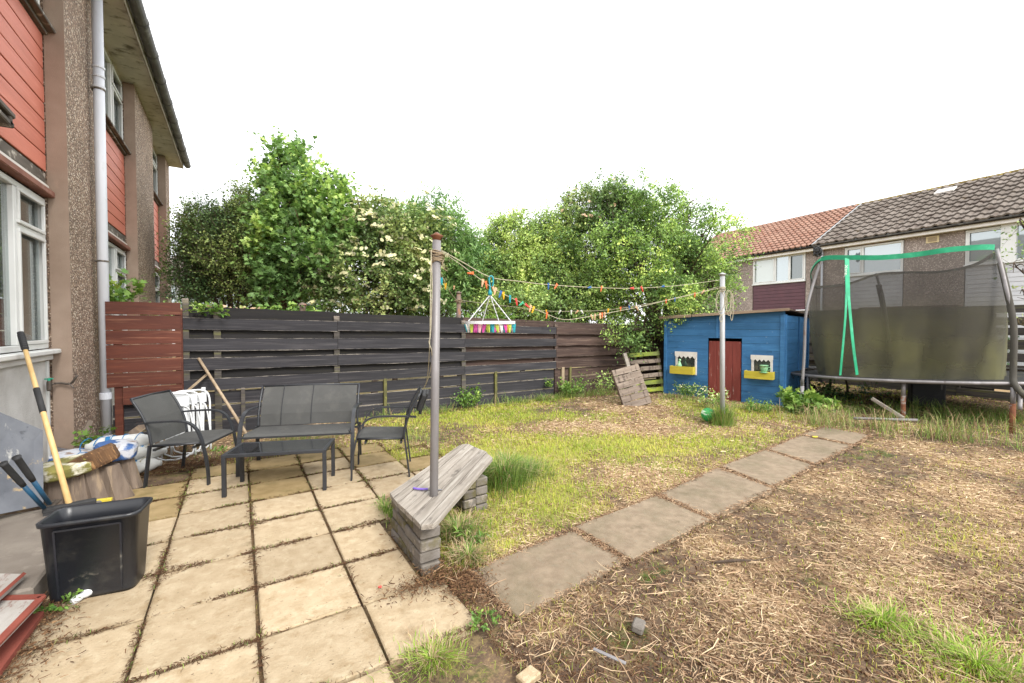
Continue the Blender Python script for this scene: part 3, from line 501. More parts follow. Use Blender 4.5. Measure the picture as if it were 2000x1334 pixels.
xs=np.concatenate([[-200,-60,-20,-8,-4],np.arange(-2.5,3.6,.035),np.arange(3.6,12,.07),[12.3,13,14.5,18,25,40,90,200]]); ys=np.concatenate([[-200,-60,-15,-5,-1],np.arange(0,4.6,.035),np.arange(4.6,8.2,.07),[8.6,9.5,11,14,20,30,60,120,250]])
Xg,Yg=np.meshgrid(xs,ys); P=np.column_stack([Xg.ravel(),Yg.ravel()]); Z=gz(P[:,0],P[:,1])
inn=inslab(P)|inpath(P); Z=np.where(inn,-.05,Z); Z=np.where((abs(P[:,0])>14)|(P[:,1]>9)|(P[:,1]<-1),-.03,Z)
V=np.column_stack([P,Z]); nx,ny=len(xs),len(ys); I=np.arange(nx*ny).reshape(ny,nx); Fi=np.stack([I[:-1,:-1],I[:-1,1:],I[1:,1:],I[1:,:-1]],-1).reshape(-1,4)
gm,sm=stuffmask(P); gr=fast('ground',V,Fi,4,gm,'soil',None,True,kind='structure')
at=gr.data.attributes.new('straw','FLOAT','POINT'); at.data.foreach_set('value',sm.astype(np.float32))
m=MATS['soil']; n=m.node_tree.nodes; l=m.node_tree.links; b=n['Principled BSDF']; src=b.inputs['Base Color'].links[0].from_socket
t=n.new('ShaderNodeTexCoord'); nz=n.new('ShaderNodeTexNoise'); nz.inputs['Scale'].default_value=55; nz.inputs['Detail'].default_value=8; nz.inputs['Roughness'].default_value=.7; l.new(t.outputs['Object'],nz.inputs['Vector'])
def attmix(att,colA,colB,lo,hi,src):
    a=n.new('ShaderNodeAttribute'); a.attribute_name=att; s=n.new('ShaderNodeMath'); s.operation='ADD'; l.new(a.outputs['Fac'],s.inputs[0]); l.new(nz.outputs['Fac'],s.inputs[1])
    r=n.new('ShaderNodeMapRange'); r.inputs[1].default_value=lo; r.inputs[2].default_value=hi; l.new(s.outputs[0],r.inputs[0])
    cc=n.new('ShaderNodeMixRGB'); l.new(nz.outputs['Fac'],cc.inputs[0]); cc.inputs[1].default_value=col4(colA); cc.inputs[2].default_value=col4(colB)
    mm=n.new('ShaderNodeMixRGB'); l.new(r.outputs[0],mm.inputs[0]); l.new(src,mm.inputs[1]); l.new(cc.outputs[0],mm.inputs[2]); return mm.outputs[0]
c=attmix('straw',rgb('#6b543e'),rgb('#ab9068'),.85,1.2,src); c=attmix('rnd',rgb('#6f6c36'),rgb('#a09a54'),1.0,1.3,c); l.new(c,b.inputs['Base Color'])

# patio and garden path: every slab is a piece of its own
patio=T('patio','','x'); del patio['label']; del patio['category']; patio['kind']='structure'; rs=random.Random(3)
for (x0,x1,y0,y1) in slabs:
    w=x1-x0-.012-rs.random()*.008; d=y1-y0-.012-rs.random()*.008; z=-.0+rs.uniform(-.004,.004)
    V,Fs=box(w,d,.05,(0,0,0),.006); V=[(a+(rs.uniform(-.004,.004)),b_+(rs.uniform(-.004,.004)),c_) for a,b_,c_ in V]
    O('slab',(V,Fs),'slab_mossy' if (y0>4.4 and rs.random()<.6) or y0>5.4 else 'slab',patio,((x0+x1)/2,(y0+y1)/2,z-.025),(rs.uniform(-.006,.006),rs.uniform(-.006,.006),rs.uniform(-.008,.008)))
pth=T('path','','x'); del pth['label']; del pth['category']; pth['kind']='structure'
for k,q in enumerate(PATH):
    c=np.mean(q,0); out=[]
    for a in range(4):
        A=np.array(q[a])-c;B=np.array(q[(a+1)%4])-c
        for s in range(5): p=A+(B-A)*(s/5); out.append((p[0]+rs.uniform(-.007,.007),p[1]+rs.uniform(-.007,.007)))
    V,Fs=prism([(x*1.0,y*1.0) for x,y in out],-.05,.0); N_=len(out); V+= [(x*.985,y*.975,.006) for x,y in out]; Fs=[f for f in Fs if f!=tuple(range(N_,2*N_))]+[(N_+i,N_+(i+1)%N_,2*N_+(i+1)%N_,2*N_+i) for i in range(N_)]+[tuple(range(2*N_,3*N_))]
    O('slab',(V,Fs),'path_slab',pth,(c[0],c[1],.008+.004*(k%2)),(rs.uniform(-.008,.008),rs.uniform(-.008,.008),0))

# concrete step beside the house
st=O('concrete_step',join(box(.80,1.45,.17,(0,0,0),.012)),'concrete',None,(-1.385,4.15,.085-.02)); tag(st,'grey concrete step platform along the house wall, under the leaning painted board','step')

# ============================================================ LEFT HOUSES (local x = along the wall, local y = into the wall)
def window(parent,x0,x1,z0,z1,cols,y=0.,fr=.055,glass='glass_near',dep=.07,frame='upvc',sash=True):
    gs=[box(x1-x0,dep,fr,((x0+x1)/2,0,z0+fr/2),.006),box(x1-x0,dep,fr,((x0+x1)/2,0,z1-fr/2),.006)]
    H=z1-z0-2*fr-.004; zc=(z0+z1)/2
    for x in (x0+fr/2,x1-fr/2): gs.append(box(fr,dep-.004,H,(x,0,zc),.006))
    xsn=[x0]+[c[0] for c in cols[:-1]]+[x1]
    for c in cols[:-1]: gs.append(box(fr*1.1,dep-.004,H,(c[0],0,zc),.006))
    panes=[]
    for i,c in enumerate(cols):
        a=xsn[i]+fr*(1 if i==0 else .55)+.002; b_=xsn[i+1]-fr*(1 if i==len(cols)-1 else .55)-.002; zs=[z0+fr]+list(c[1])+[z1-fr]
        for t_ in c[1]: gs.append(box(b_-a,dep-.008,fr*.8,((a+b_)/2,0,t_),.005))
        for k in range(len(zs)-1):
            za=zs[k]+(fr*.4 if k else 0)+.003; zb=zs[k+1]-(fr*.4 if k<len(zs)-2 else 0)-.003; op=c[2] if len(c)>2 else 0
            if op:
                s=.034
                gs+= [box(b_-a,.03,s,((a+b_)/2,-dep/2-.002,za+s/2),.004),box(b_-a,.03,s,((a+b_)/2,-dep/2-.002,zb-s/2),.004),box(s,.028,zb-za-2*s,(a+s/2,-dep/2-.002,(za+zb)/2),.004),box(s,.028,zb-za-2*s,(b_-s/2,-dep/2-.002,(za+zb)/2),.004)]
            panes.append((a,b_,za,zb,c[3] if len(c)>3 else glass))
    w=O('window',join(*gs),frame,parent,(0,y,0))
    for a,b_,za,zb,g in panes: O('pane',box(b_-a,.008,zb-za,((a+b_)/2,.012,(za+zb)/2)),g,w)
    return w
H1=T('terraced_house','near terraced house with red cladding boards, white window and pebbledash pier, filling the left edge','house',(-1.6,0,0),R(90))
H2=T('terraced_house','neighbouring terraced house beyond the brown fence, red cladding above smaller windows','house',(-1.6,0,0),R(90))
RC=.15
def bay(Hh,x0,x1,win2,win1,lowpanel=True,nb=8):
    L=x1-x0; xc=(x0+x1)/2
    O('recess_wall',box(L,.2,6.1,(xc,RC+.17,3.05)),'gap_dark',Hh) if False else None
    # cladding boards between the storeys
    z0,z1=3.28,4.76; h=(z1-z0)/nb
    O('cladding_backing',box(L,.05,1.62,(xc,RC+.06,4.02)),'gap_dark',Hh)
    for k in range(nb):
        O('board',box(L,.022,h-.011,(0,0,0),.004),'red_cladding',Hh,(xc,RC+.018+rs.uniform(-.002,.002),z0+h*(k+.5)))
    # upper sill and windows
    O('window_sill',join(box(L,.13,.035,(xc,RC-.035,4.815),.008),box(L,.07,.03,(xc,RC,4.778),.006)),'sill_dark',Hh)
    window(Hh,x0+.02,x1-.02,4.84,6.08,win2,RC+.05,glass='glass_near')
    window(Hh,x0+.02,x1-.02,1.36,2.98,win1,RC+.05,glass='glass_near')
    O('lintel',join(box(L,.10,.07,(xc,RC-.01,3.04),.01)),'lintel_red',Hh)
    O('drip_board',box(L,.05,.05,(xc,RC+.01,3.112),.008),'white_paint',Hh)
    O('flashing',box(L,.035,.13,(xc,RC+.03,3.205),.006),'sill_dark',Hh)
    O('head_wall',box(L,.3,.12,(xc,RC+.16,6.145)),'soffit',Hh)
    O('window_sill',join(box(L,.12,.05,(xc,RC-.02,1.325),.01),box(L,.05,.06,(xc,RC+.01,1.262),.008)),'upvc',Hh)
    O('wall_panel',box(L-.06,.05,1.25,(xc-.03,RC+.06,.6)),'white_harl',Hh)
    O('corner_strip',box(.045,.06,1.24,(x1-.035,RC+.045,.6),.006),'upvc',Hh)
    # rooms behind the glass
    for z0_,z1_ in ((1.3,3.2),(4.8,6.1)):
        O('room',join(box(L,.04,z1_-z0_,(xc,2.4,(z0_+z1_)/2)),box(.04,2.1,z1_-z0_,(x1-.03,1.33,(z0_+z1_)/2)),box(L,2.1,.04,(xc,1.33,z0_-.02)),box(L,2.1,.04,(xc,1.33,z1_+.04))),'room',Hh)
bay(H1,2.2,6.76,[(3.7,[]),(5.98,[]),(6.76,[5.68],1)],[(3.7,[]),(5.98,[]),(6.74,[2.56],1)])
bay(H2,8.33,10.72,[(9.9,[]),(10.72,[5.7],1)],[(9.9,[]),(10.72,[2.55],1)])
bay(H2,12.8,14.75,[(13.9,[]),(14.7,[5.7],1)],[(13.9,[]),(14.7,[2.55],1)])
def pier(Hh,x0,x1,rev=True):
    O('pier',box(x1-x0,.6,6.12,((x0+x1)/2,.3,3.06)),'pebbledash',Hh)
    if rev:
        V,Fs=box(.012,RC+.012,6.1,(x0-.006,RC/2-.006,3.05)); O('reveal',(V,Fs),'brown_render',Hh)
pier(H1,6.775,7.365); 
O('pier',box(.955,.6,6.12,(7.85,.315,3.06)),'pebbledash',H2); pier(H2,10.735,12.79); pier(H2,14.77,15.6)
O('party_wall',box(2.2,3.8,6.12,(14.49,2.55,3.06)),'pebbledash',H2); O('end_wall',box(.2,7.4,6.12,(15.5,4.35,3.06)),'pebbledash',H2)
for Hh,a,b_ in ((H1,-1.,7.37),(H2,7.375,15.72)):
    L=b_-a; xc=(a+b_)/2
    # soffit boards, fascia, gutter with brackets
    k=a
    while k<b_-.01:
        e=min(k+2.35,b_); O('soffit_board',box(e-k-.008,.56,.02,((k+e)/2,-.02,6.14),.003),'soffit',Hh); k=e
    O('fascia',box(L,.022,.2,(xc,-.312,6.2),.003),'fascia',Hh)
    gp=[(.085*math.cos(t),.085*math.sin(t)) for t in np.linspace(math.pi,2*math.pi,9)]; gp+= [(.077*math.cos(t),.077*math.sin(t)) for t in np.linspace(2*math.pi,math.pi,9)]
    V,Fs=sweep([(a,-.412,6.24),(b_,-.412,6.24)],gp); O('gutter',(V,Fs),'gutter_grey',Hh,smooth=False)
    k=a+.4
    while k<b_: O('gutter_joint',xf(tube([(-.025,0,0),(.025,0,0)],.094,12),(k,-.412,6.24)),'gutter_grey',Hh); k+=.93
    V=[(a,-.42,6.31),(b_,-.42,6.31),(b_,4.2,8.6),(a,4.2,8.6),(a,-.42,6.35),(b_,-.42,6.35),(b_,4.2,8.64),(a,4.2,8.64)]
    O('roof',(V,[(0,1,2,3),(4,5,6,7),(0,1,5,4),(2,3,7,6),(0,3,7,4),(1,2,6,5)]),'tile_brown',Hh)
    V=[(a,8.8,6.31),(b_,8.8,6.31),(b_,4.2,8.6),(a,4.2,8.6)]; O('roof',(V,[(0,1,2,3)]),'tile_brown',Hh)
    O('rear_wall',box(L,.2,6.1,(xc,8.2,3.05)),'pebbledash',Hh)
# curtains and things on the window ledge
def wavy(x0,x1,z0,z1,y,amp=.025,n=40,f=9):
    V=[];Fs=[]
    for i in range(n+1):
        x=x0+(x1-x0)*i/n; yy=y+amp*math.sin(i/n*f*6.28); V+=[(x,yy,z0),(x,yy,z1)]
    for i in range(n): Fs.append((2*i,2*i+2,2*i+3,2*i+1))
    return V,Fs
cu=O('curtain',wavy(5.55,6.35,1.4,3.1,.55),'curtain',None); cu.parent=None; cu.location=(-1.6,0,0); cu.rotation_euler=(0,0,R(90)); tag(cu,'brown grey curtain hanging inside the near ground-floor window','curtain')
cu=O('curtain',wavy(3.6,5.75,2.45,3.1,.42,f=14),'curtain_red',None,(-1.6,0,0),(0,0,R(90))); tag(cu,'red curtain across the top of the near ground-floor window','curtain')
def sack(sx,sy,sz,seed):
    r=random.Random(seed); pr=[(0,-.0),(.8,.02),(1,.2),(1,.55),(.8,.8),(.3,.95),(.12,1.)]
    V,Fs=lathe(pr,12); return [(x*sx*(1+r.uniform(-.08,.08)),y*sy*(1+r.uniform(-.08,.08)),z*sz) for x,y,z in V],Fs
for p,s,mt,lb,nm in (((-1.97,6.28,1.40),(.13,.2,.3),'bag_brown','brown plastic bag standing on the ledge inside the near window','bag'),((-1.95,6.45,1.40),(.09,.1,.15),'bag_blue','small blue and white packet on the window ledge beside the brown bag','packet'),((-1.93,5.5,1.40),(.12,.2,.2),'bag_brown','grey bundle low on the ledge at the left edge of the near window','bag'),((-1.93,6.62,1.4),(.07,.09,.13),'bag_blue','blue drink packet nearest the right jamb of the near window','packet')):
    tag(O(nm,sack(*s,hash(lb)%99 if False else int(s[2]*100)),mt,None,p,smooth=True),lb,nm)
# downpipe
dp=T('downpipe','white plastic drainpipe running down the pebbledash pier beside the brown fence','drainpipe',(-1.515,7.80,0))
O('pipe',tube([(0,0,.12),(0,0,6.15)],.058,20),'pipe_white',dp,smooth=True)
for z,h,r in ((.62,.09,.068),(4.72,.035,.068),(4.86,.03,.066),(4.98,.03,.068)): O('collar',lathe([(.06,0),(r,.004),(r,h-.004),(.06,h)],20,(0,0,z)),'pipe_white',dp,smooth=False)
for z in (2.45,4.70): O('bracket',join(lathe([(.06,0),(.065,.002),(.065,.02),(.06,.022)],20,(0,0,z)),box(.04,.12,.02,(-.055,0,z+.01))),'sill_dark',dp)
O('shoe',tube(smooth_pts([(0,0,.14),(0,0,.08),(.02,-.02,.03),(.06,-.05,0)],4),.06,16),'pipe_white',dp,smooth=True)
# garden tap with its pipe and bracket
tp_=T('garden_tap','small outdoor tap with green handle on the brown rendered reveal','tap',(-1.69,6.70,.97))
O('pipe_stub',tube(smooth_pts([(-.03,-.06,0),(-.03,-.0,0),(.02,.02,.0),(.10,.0,-.01),(.16,-.03,.08)],4),.012,8),'tap_metal',tp_,smooth=True)
O('tap_body',join(lathe([(.012,-.07),(.02,-.06),(.02,.03),(.012,.04)],10,(-.05,-.08,0)),tube([(.08,0,0),(.13,-.02,-.06)],.008,6)),'tap_metal',tp_)
O('handle',join(box(.07,.016,.014,(-.05,-.08,.06),.004),lathe([(.012,.03),(.014,.07)],8,(-.05,-.08,0))),'tap_green',tp_)
# dark outdoor bracket high on the cladding
lb_=O('wall_bracket',join(box(.5,.12,.05,(0,0,.06),.01),box(.4,.10,.05,(.06,.0,-.02),.01),box(.06,.1,.14,(.2,.0,.02),.01)),'sill_dark',None,(-1.68,5.30,3.38),(0,R(4),R(90))); tag(lb_,'weathered wooden bracket fixed to the red cladding above the near window','bracket')

# ============================================================ FENCES
def zf(x,z): return z-(.026*(x-.25))*max(0,min(1,(z-.62)/1.2))*(1 if x<8 else 1)
fence=T('board_fence','long dark fence of overlapping horizontal boards across the back of the garden','fence',(0,7.85,0))
joints=[-.68,1.42,3.80,6.10,8.70,11.2,13.9]
fr_rows=[(1.71,1.54),(1.41,1.23),(1.13,.94),(.82,.64)]; rear_rows=[(1.86,1.69),(1.57,1.38),(1.27,1.10),(.98,.79)]; low_rows=[(.615,.425),(.405,.205),(.185,-.02)]
for j in range(len(joints)-1):
    a,b_=joints[j],joints[j+1]; L=b_-a; x=(a+b_)/2
    for rows,y,mn in ((fr_rows,-.045,'F'),(rear_rows,.03,'B'),(low_rows,.008,'L')):
        for (zt,zb) in rows:
            zt_=zf(x,zt)+rs.uniform(-.008,.008); zb_=zf(x,zb)+rs.uniform(-.008,.008); slope=math.atan2(zf(b_,(zt+zb)/2)-zf(a,(zt+zb)/2),L)
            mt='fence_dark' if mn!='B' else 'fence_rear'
            if j>=3: mt='fence_brown'
            if j==2 and mn=='B': mt='fence_brown'
            if j==2 and zt>1.2 and mn=='F': mt='fence_brown' if rs.random()<.5 else 'fence_dark'
            O('board',plank(L-.006,.021,zt_-zb_,.005,8),mt,fence,(x,y+rs.uniform(-.004,.004),(zt_+zb_)/2),(rs.uniform(-.02,.02),-slope*1+rs.uniform(-.002,.002),0))
for x in (-.27,1.41,3.79,6.12,8.7,11.2,13.9): O('post',box(.09,.05,zf(x,1.80)+.1,(0,0,(zf(x,1.80)-.1)/2),.004),'fence_grey' if x<6 else 'fence_brown',fence,(x,-.009,0))
for x,mt in ((.045,'fence_grey'),(2.22,'moss_wood'),(4.52,'moss_wood'),(6.30,'pale_wood'),(6.52,'moss_wood')): O('post',box(.055 if mt!='pale_wood' else .08,.045,.72,(0,0,.30),.004),mt,fence,(x,-.035,0))
O('post',box(.075,.075,2.1,(0,0,.95),.005),'fence_grey',fence,(-.645,-.0,0))
rf=T('board_fence','short red-brown stained fence panel between the drainpipe and the dark fence','fence',(0,7.74,0))
rows=[1.935,1.752,1.545,1.352,1.163,.968,.775,.53]
for k in range(7):
    a=-1.49 if k<6 else -1.33; zt,zb=rows[k],rows[k+1]; O('board',plank(-.695-a,.024,zt-zb-.010,.003,6),'fence_red',rf,((a-.695)/2,rs.uniform(-.003,.003),(zt+zb)/2),(0,rs.uniform(-.003,.003),0))
for x in (-1.38,-.72): O('post',box(.085,.06,1.9 if x>-1 else 1.7,(0,0,.9 if x>-1 else .8),.005),'fence_red',rf,(x,.045,0))
for k in range(3): O('board',plank(.75,.02,.18,.004,4),'fence_dark',rf,(-1.08,.10,.44-.2*k))
# fence behind the trampoline
FA=np.array([14.0,2.0]); fd=np.array([.05,.9987]); fence2=T('board_fence','weathered grey slatted fence with gaps behind the trampoline, green with algae','fence',(14.0,2.0,0),math.atan2(fd[1],fd[0]))
rows2=[(2.05,1.88),(1.80,1.63),(1.56,1.40),(1.32,1.11),(1.02,.83),(.77,.60),(.42,.22),(.18,-.03)]
for a,b_ in ((-3.2,-1.1),(-1.1,1.0),(1.0,3.1),(3.1,5.4)):
    for k,(zt,zb) in enumerate(rows2):
        O('board',plank(b_-a-.01,.022,zt-zb,.006,6),'fence_grey',fence2,((a+b_)/2,0,(zt+zb)/2+rs.uniform(-.01,.01)),(0,rs.uniform(-.004,.004),0))
    O('post',box(.09,.09,2.1,(0,0,1.0),.004),'fence_grey',fence2,(a,-.062,0))
    a2=max(a,.42)
    if b_>a2:
        for zc in (1.84,1.60,1.36,1.07,.80,.51,.20): O('board',plank(b_-a2-.01,.02,.19,.006,6),'fence_grey',fence2,((a2+b_)/2,-.125,zc+rs.uniform(-.01,.01)))

# ============================================================ GARDEN FURNITURE
FLAT=[(-.008,-.02),(.008,-.02),(.008,.02),(-.008,.02)]
def sling(profile,w,th=.006,sag=.012,n=6):       # profile points (x,z), cloth across y
    V=[];Fs=[];m=len(profile)
    for s in (0,1):
        for i,(x,z) in enumerate(profile):
            for k in range(n+1):
                y=-w/2+w*k/n; d=sag*math.sin(math.pi*k/n)*math.sin(math.pi*i/(m-1))
                V.append((x-(0 if False else 0),y,z-d-(th if s else 0)))
    q=(n+1)*m
    for i in range(m-1):
        for k in range(n):
            a=i*(n+1)+k; Fs+=[(a,a+1,a+n+2,a+n+1),(q+a,q+a+n+1,q+a+n+2,q+a+1)]
    for k in range(n): Fs+=[(k,q+k,q+k+1,k+1),((m-1)*(n+1)+k,(m-1)*(n+1)+k+1,q+(m-1)*(n+1)+k+1,q+(m-1)*(n+1)+k)]
    for i in range(m-1):
        a=i*(n+1); Fs+=[(a,a+n+1,q+a+n+1,q+a),(a+n,q+a+n,q+a+2*n+1,a+2*n+1)]
    return V,Fs
def seatset(t,w,back=.88,rods=()):
    for s in (-1,1):
        y=s*w/2
        O('leg',sweep(smooth_pts([(-.285,y,0),(-.262,y,.2),(-.235,y,.42)],4),FLAT,upv=(0,1,0)),'metal_dark',t)
        O('back_post',tube(smooth_pts([(-.225,y*.97,.40),(-.25,y*.97,.56),(-.31,y*.97,.72),(-.40,y*.97,back)],4),.013,8),'metal_dark',t,smooth=True)
        O('armrest',sweep(smooth_pts([(-.36,y,.635),(-.15,y,.65),(.06,y,.65),(.17,y,.60),(.235,y,.48),(.275,y,.30)],5),FLAT,upv=(0,1,0)),'metal_dark',t)
        O('leg',sweep(smooth_pts([(.275,y,.302),(.295,y,.15),(.30,y,0)],4),FLAT,upv=(0,1,0)),'metal_dark',t)
        O('seat_rail',tube([(-.24,y*.93,.405),(.24,y*.93,.425)],.012,8),'metal_dark',t,smooth=True)
    O('crossbar',join(bar((.16,-w/2,.385),(.16,w/2,.385),.022),bar((-.2,-w/2,.37),(-.2,w/2,.37),.022),bar((.255,-w/2,.40),(.255,w/2,.40),.02)),'metal_dark',t)
    O('top_rail',tube([(-.402,-w/2*.97,back),(-.412,0,back+.004),(-.402,w/2*.97,back)],.012,8),'metal_dark',t,smooth=True)
    O('seat',sling([(-.225,.417),(-.12,.423),(.02,.431),(.15,.438),(.225,.434),(.262,.41)],w*.93,sag=.014),'sling',t,smooth=False)
    O('backrest',sling([(-.232,.43),(-.252,.56),(-.285,.66),(-.335,.76),(-.407,back+.008)],w*.93,sag=.0),'sling',t)
    for f in rods: O('seam',tube(smooth_pts([(-.226,w*f,.436),(-.246,w*f,.56),(-.279,w*f,.66),(-.329,w*f,.76),(-.398,w*f,back+.006)],3),.0045,6),'metal_dark',t)
c1=T('garden_chair','grey sling armchair at the left end of the glass table, beside the white fenders','chair',(-.42,5.69,0),math.atan2(-.25,.53),'grey sling garden chairs'); seatset(c1,.59)
c2=T('garden_chair','grey sling armchair seen side-on, right of the glass table near the pole','chair',(1.345,4.815,0),math.atan2(.2,-.55)); c2['group']='grey sling garden chairs'; seatset(c2,.54)
sf=T('garden_sofa','two-seat grey sling garden bench with dark metal arms behind the glass table','garden bench',(.62,5.49,0),math.atan2(-.50,-.19)); seatset(sf,1.15,.87,rods=(.02,-.27))
tb=T('glass_table','low dark metal coffee table with black glass top on the patio','table',(.352,4.875,0),R(-20.5))
for sx in(-1,1):
    for sy in (-1,1): O('leg',box(.034,.034,.372,(sx*.44,sy*.208,.186),.003),'metal_dark',tb)
O('frame',join(box(.914,.036,.03,(0,-.208,.387),.003),box(.914,.036,.03,(0,.208,.387),.003),box(.034,.378,.03,(-.44,0,.387),.003),box(.034,.378,.03,(.44,0,.387),.003)),'metal_dark',tb)
O('table_top',box(.86,.395,.008,(0,0,.396)),'glass_table',tb)
tag(O('towel',join(box(.05,.2,.2,(0,0,0),.02),box(.03,.14,.26,(.03,.02,-.02),.012)),'grip_black',None,(1.73,4.65,.77),(.2,R(20),R(-20))),'black cloth draped over the top corner of the side-on chair back','cloth')

# wooden poles leaning on the fence
A=PY(388,700,7.79); Bp=Vector(PY(480,845,7.05)); A=Vector(A); Bq=A+(Bp-A)*1.03
wp=O('wooden_pole',tube([tuple(A-Vector(A)),tuple(Bq-A)],.02,8),'stick_wood',None,A,smooth=True); tag(wp,'long round wooden pole leaning against the dark fence behind the garden bench','pole')
A=Vector(PY(404,731,7.75)); Bp=Vector(PY(335,790,7.45)); A2=A+(Bp-A)*1.9
ws=O('wooden_stick',bar((0,0,0),tuple(A2-A),.03,.02),'stick_wood',None,A); tag(ws,'shorter flat wooden stick crossing the long pole, behind the left chair','stick')
# folded white garden chairs
for i,(x,y,rz,lb) in enumerate(((-.66,6.50,14,'frontmost of the folded white tube garden chairs stacked behind the left armchair'),(-.60,6.62,10,'middle one of the folded white tube garden chairs behind the left armchair'),(-.52,6.74,6,'rearmost folded white tube garden chair, standing nearest the fence'))):
    t=T('folded_chair',lb,'folded chair',(x,y,0),R(rz),'folded white garden chairs')
    lean=R(12)
    def lp(px,pz,py=0.): return (px,py+pz*math.sin(lean),pz*math.cos(lean)+.02)
    loop=[lp(-.2,.0),lp(-.2,.35),lp(-.2,.66),lp(-.14,.76),(lp(.0,.77)),lp(.14,.76),lp(.2,.66),lp(.2,.35),lp(.2,0)]
    O('frame',tube(smooth_pts(loop,4),.012,7),'white_metal',t,smooth=True)
    loop=[lp(-.17,.05,-.04),lp(-.17,.5,-.04),lp(-.1,.62,-.04),lp(.1,.62,-.04),lp(.17,.5,-.04),lp(.17,.05,-.04)]
    O('frame',tube(smooth_pts(loop,4,True),.010,6,True),'white_metal',t,smooth=True)
    for k in range(6): O('slat',bar(lp(-.12+.048*k,.14,-.02),lp(-.12+.048*k,.6,-.02),.03,.008,(0,1,0)),'white_metal',t)
    O('panel',box(.34,.012,.12,lp(0,.67,.004)),'white_metal',t)
t=T('white_batten','thick white rounded post end standing right of the folded white chairs','post',(-.43,6.9,0),0)
O('shaft',tube([(0,0,0),(.03,.05,.80)],.024,10),'white_metal',t,smooth=True)
# boat fenders with blue bands and rope
ft=[((-1.13,6.02,.08),6,'lowest white boat fender with a blue band, on the patio beside the stumps'),((-1.02,6.14,.085),-4,'white boat fender lying behind the lowest one, blue strap round it'),((-1.12,6.10,.225),10,'plump white boat fender in the middle of the heap, wrapped in rope'),((-.98,6.22,.20),-8,'white boat fender with rounded end poking out to the right of the heap'),((-1.10,6.24,.33),4,'topmost white boat fender of the heap, netted in blue rope')]
for i,(p,a,lb) in enumerate(ft):
    t=T('boat_fender',lb,'boat fender',p,R(a),'white boat fenders'); r=.082
    prf=[(0,-.28),(.03,-.28),(.035,-.25),(r*.7,-.22),(r,-.16),(r,.16),(r*.7,.22),(.035,.25),(.03,.28),(0,.28)]
    O('body',xf(lathe(prf,16),rot=(0,R(90),0)),'fender_white',t,smooth=True)
    O('band',xf(lathe([(r+.001,-.02),(r+.004,-.018),(r+.004,.018),(r+.001,.02)],16,(0,0,.06 if i%2 else -.1)),rot=(0,R(90),0)),'fender_blue',t)
    rr=random.Random(i); O('rope',join(*[tube(smooth_pts([(-.25+.1*k+rr.uniform(-.02,.02)+.04*math.cos(q),(r+.006)*math.cos(q),(r+.006)*math.sin(q)) for q in np.linspace(0,6.28,9)][:-1],2,True),.004,5,True) for k in range(5)]),'fender_blue' if i%2==0 else 'rope',t)
# log toadstools
def stump(p,rb,rtp,h,lean,cap_r,cap_h,tilt,cm,lb,seed,sq=1.):
    t=T('log_toadstool',lb,'log toadstool',p,0); r=random.Random(seed)
    def log(rb,rt_,h,cx,lean):
        V=[];Fs=[];n=14;m=5
        off=[r.uniform(.86,1.1) for _ in range(n)]
        for j in range(m+1):
            f=j/m; rad=rb+(rt_-rb)*f
            for i in range(n): a=6.283*i/n; V.append((cx+lean*h*f+rad*off[i]*math.cos(a),rad*.8*off[i]*math.sin(a),h*f))
        for j in range(m):
            for i in range(n): Fs.append((j*n+i,j*n+(i+1)%n,(j+1)*n+(i+1)%n,(j+1)*n+i))
        Fs+=[tuple(range(n))[::-1],tuple(m*n+i for i in range(n))]; return V,Fs
    O('stem',log(rb*.62,rtp*.66,h,-rb*.42,lean),'log_wood',t); O('stem',log(rb*.60,rtp*.62,h*.97,rb*.42,lean*1.05),'log_wood',t)
    n=20; off=[r.uniform(.9,1.08) for _ in range(n)]; V=[];Fs=[]
    for z,k in ((0,.93),(.15,1),(.8,1.02),(1,.9),(1.04,.5)): V+=[(cap_r*k*off[i]*math.cos(6.283*i/n),cap_r*sq*k*off[i]*math.sin(6.283*i/n),cap_h*z) for i in range(n)]
    for j in range(4):
        for i in range(n): Fs.append((j*n+i,j*n+(i+1)%n,(j+1)*n+(i+1)%n,(j+1)*n+i))
    Fs+=[tuple(range(n))[::-1],tuple(4*n+i for i in range(n))]
    c=O('cap',(V,Fs),cm,t,(lean*h,0,h-.01),tilt)
stump((-1.31,5.32,0),.175,.12,.31,0.,.235,.10,(R(5),R(-7),0),'cap_green','log toadstool with mossy green and white cap, nearest the leaning board',4,.8)
stump((-1.02,5.34,0),.17,.115,.33,-.22,.17,.15,(R(-4),R(-24),0),'cap_brown','log toadstool with thick tilted brown bark cap, the middle one',5,.9)
stump((-.97,5.62,0),.14,.10,.34,-.15,.165,.13,(R(6),R(6),0),'cap_blue','log toadstool with peeling blue and white cap beside the boat fenders',6,.9)
tag(O('painted_disc',lathe([(0,-.03),(.17,-.03),(.18,0),(.17,.03),(.06,.05),(0,.05)],18),'cap_blue',None,tuple(PD(142,893,4.45)),(R(8),R(3),0)),'loose blue and white painted cap lying behind the mossy toadstool','cap')
tag(O('dark_planter',join(lathe([(.10,0),(.13,.2),(.145,.2),(.145,.23),(.12,.23)],16),lathe([(0,.19),(.12,.2)],16)),'grip_black',None,(-1.36,7.0,.0)),'small black plant pot at the foot of the drainpipe','plant pot')
tag(O('wood_offcut',plank(.42,.03,.05,.004,4),'pallet_wood',None,(-1.50,6.63,.34),(0,R(-68),R(20))),'thin split timber offcut leaning on the brown reveal behind the toadstools','timber offcut')
tag(O('wood_offcut',plank(.5,.05,.06,.006,4),'log_wood',None,(-1.08,6.75,.33),(0,R(-38),R(10))),'thick weathered timber offcut leaning beside the white chairs under the brown fence','timber offcut')
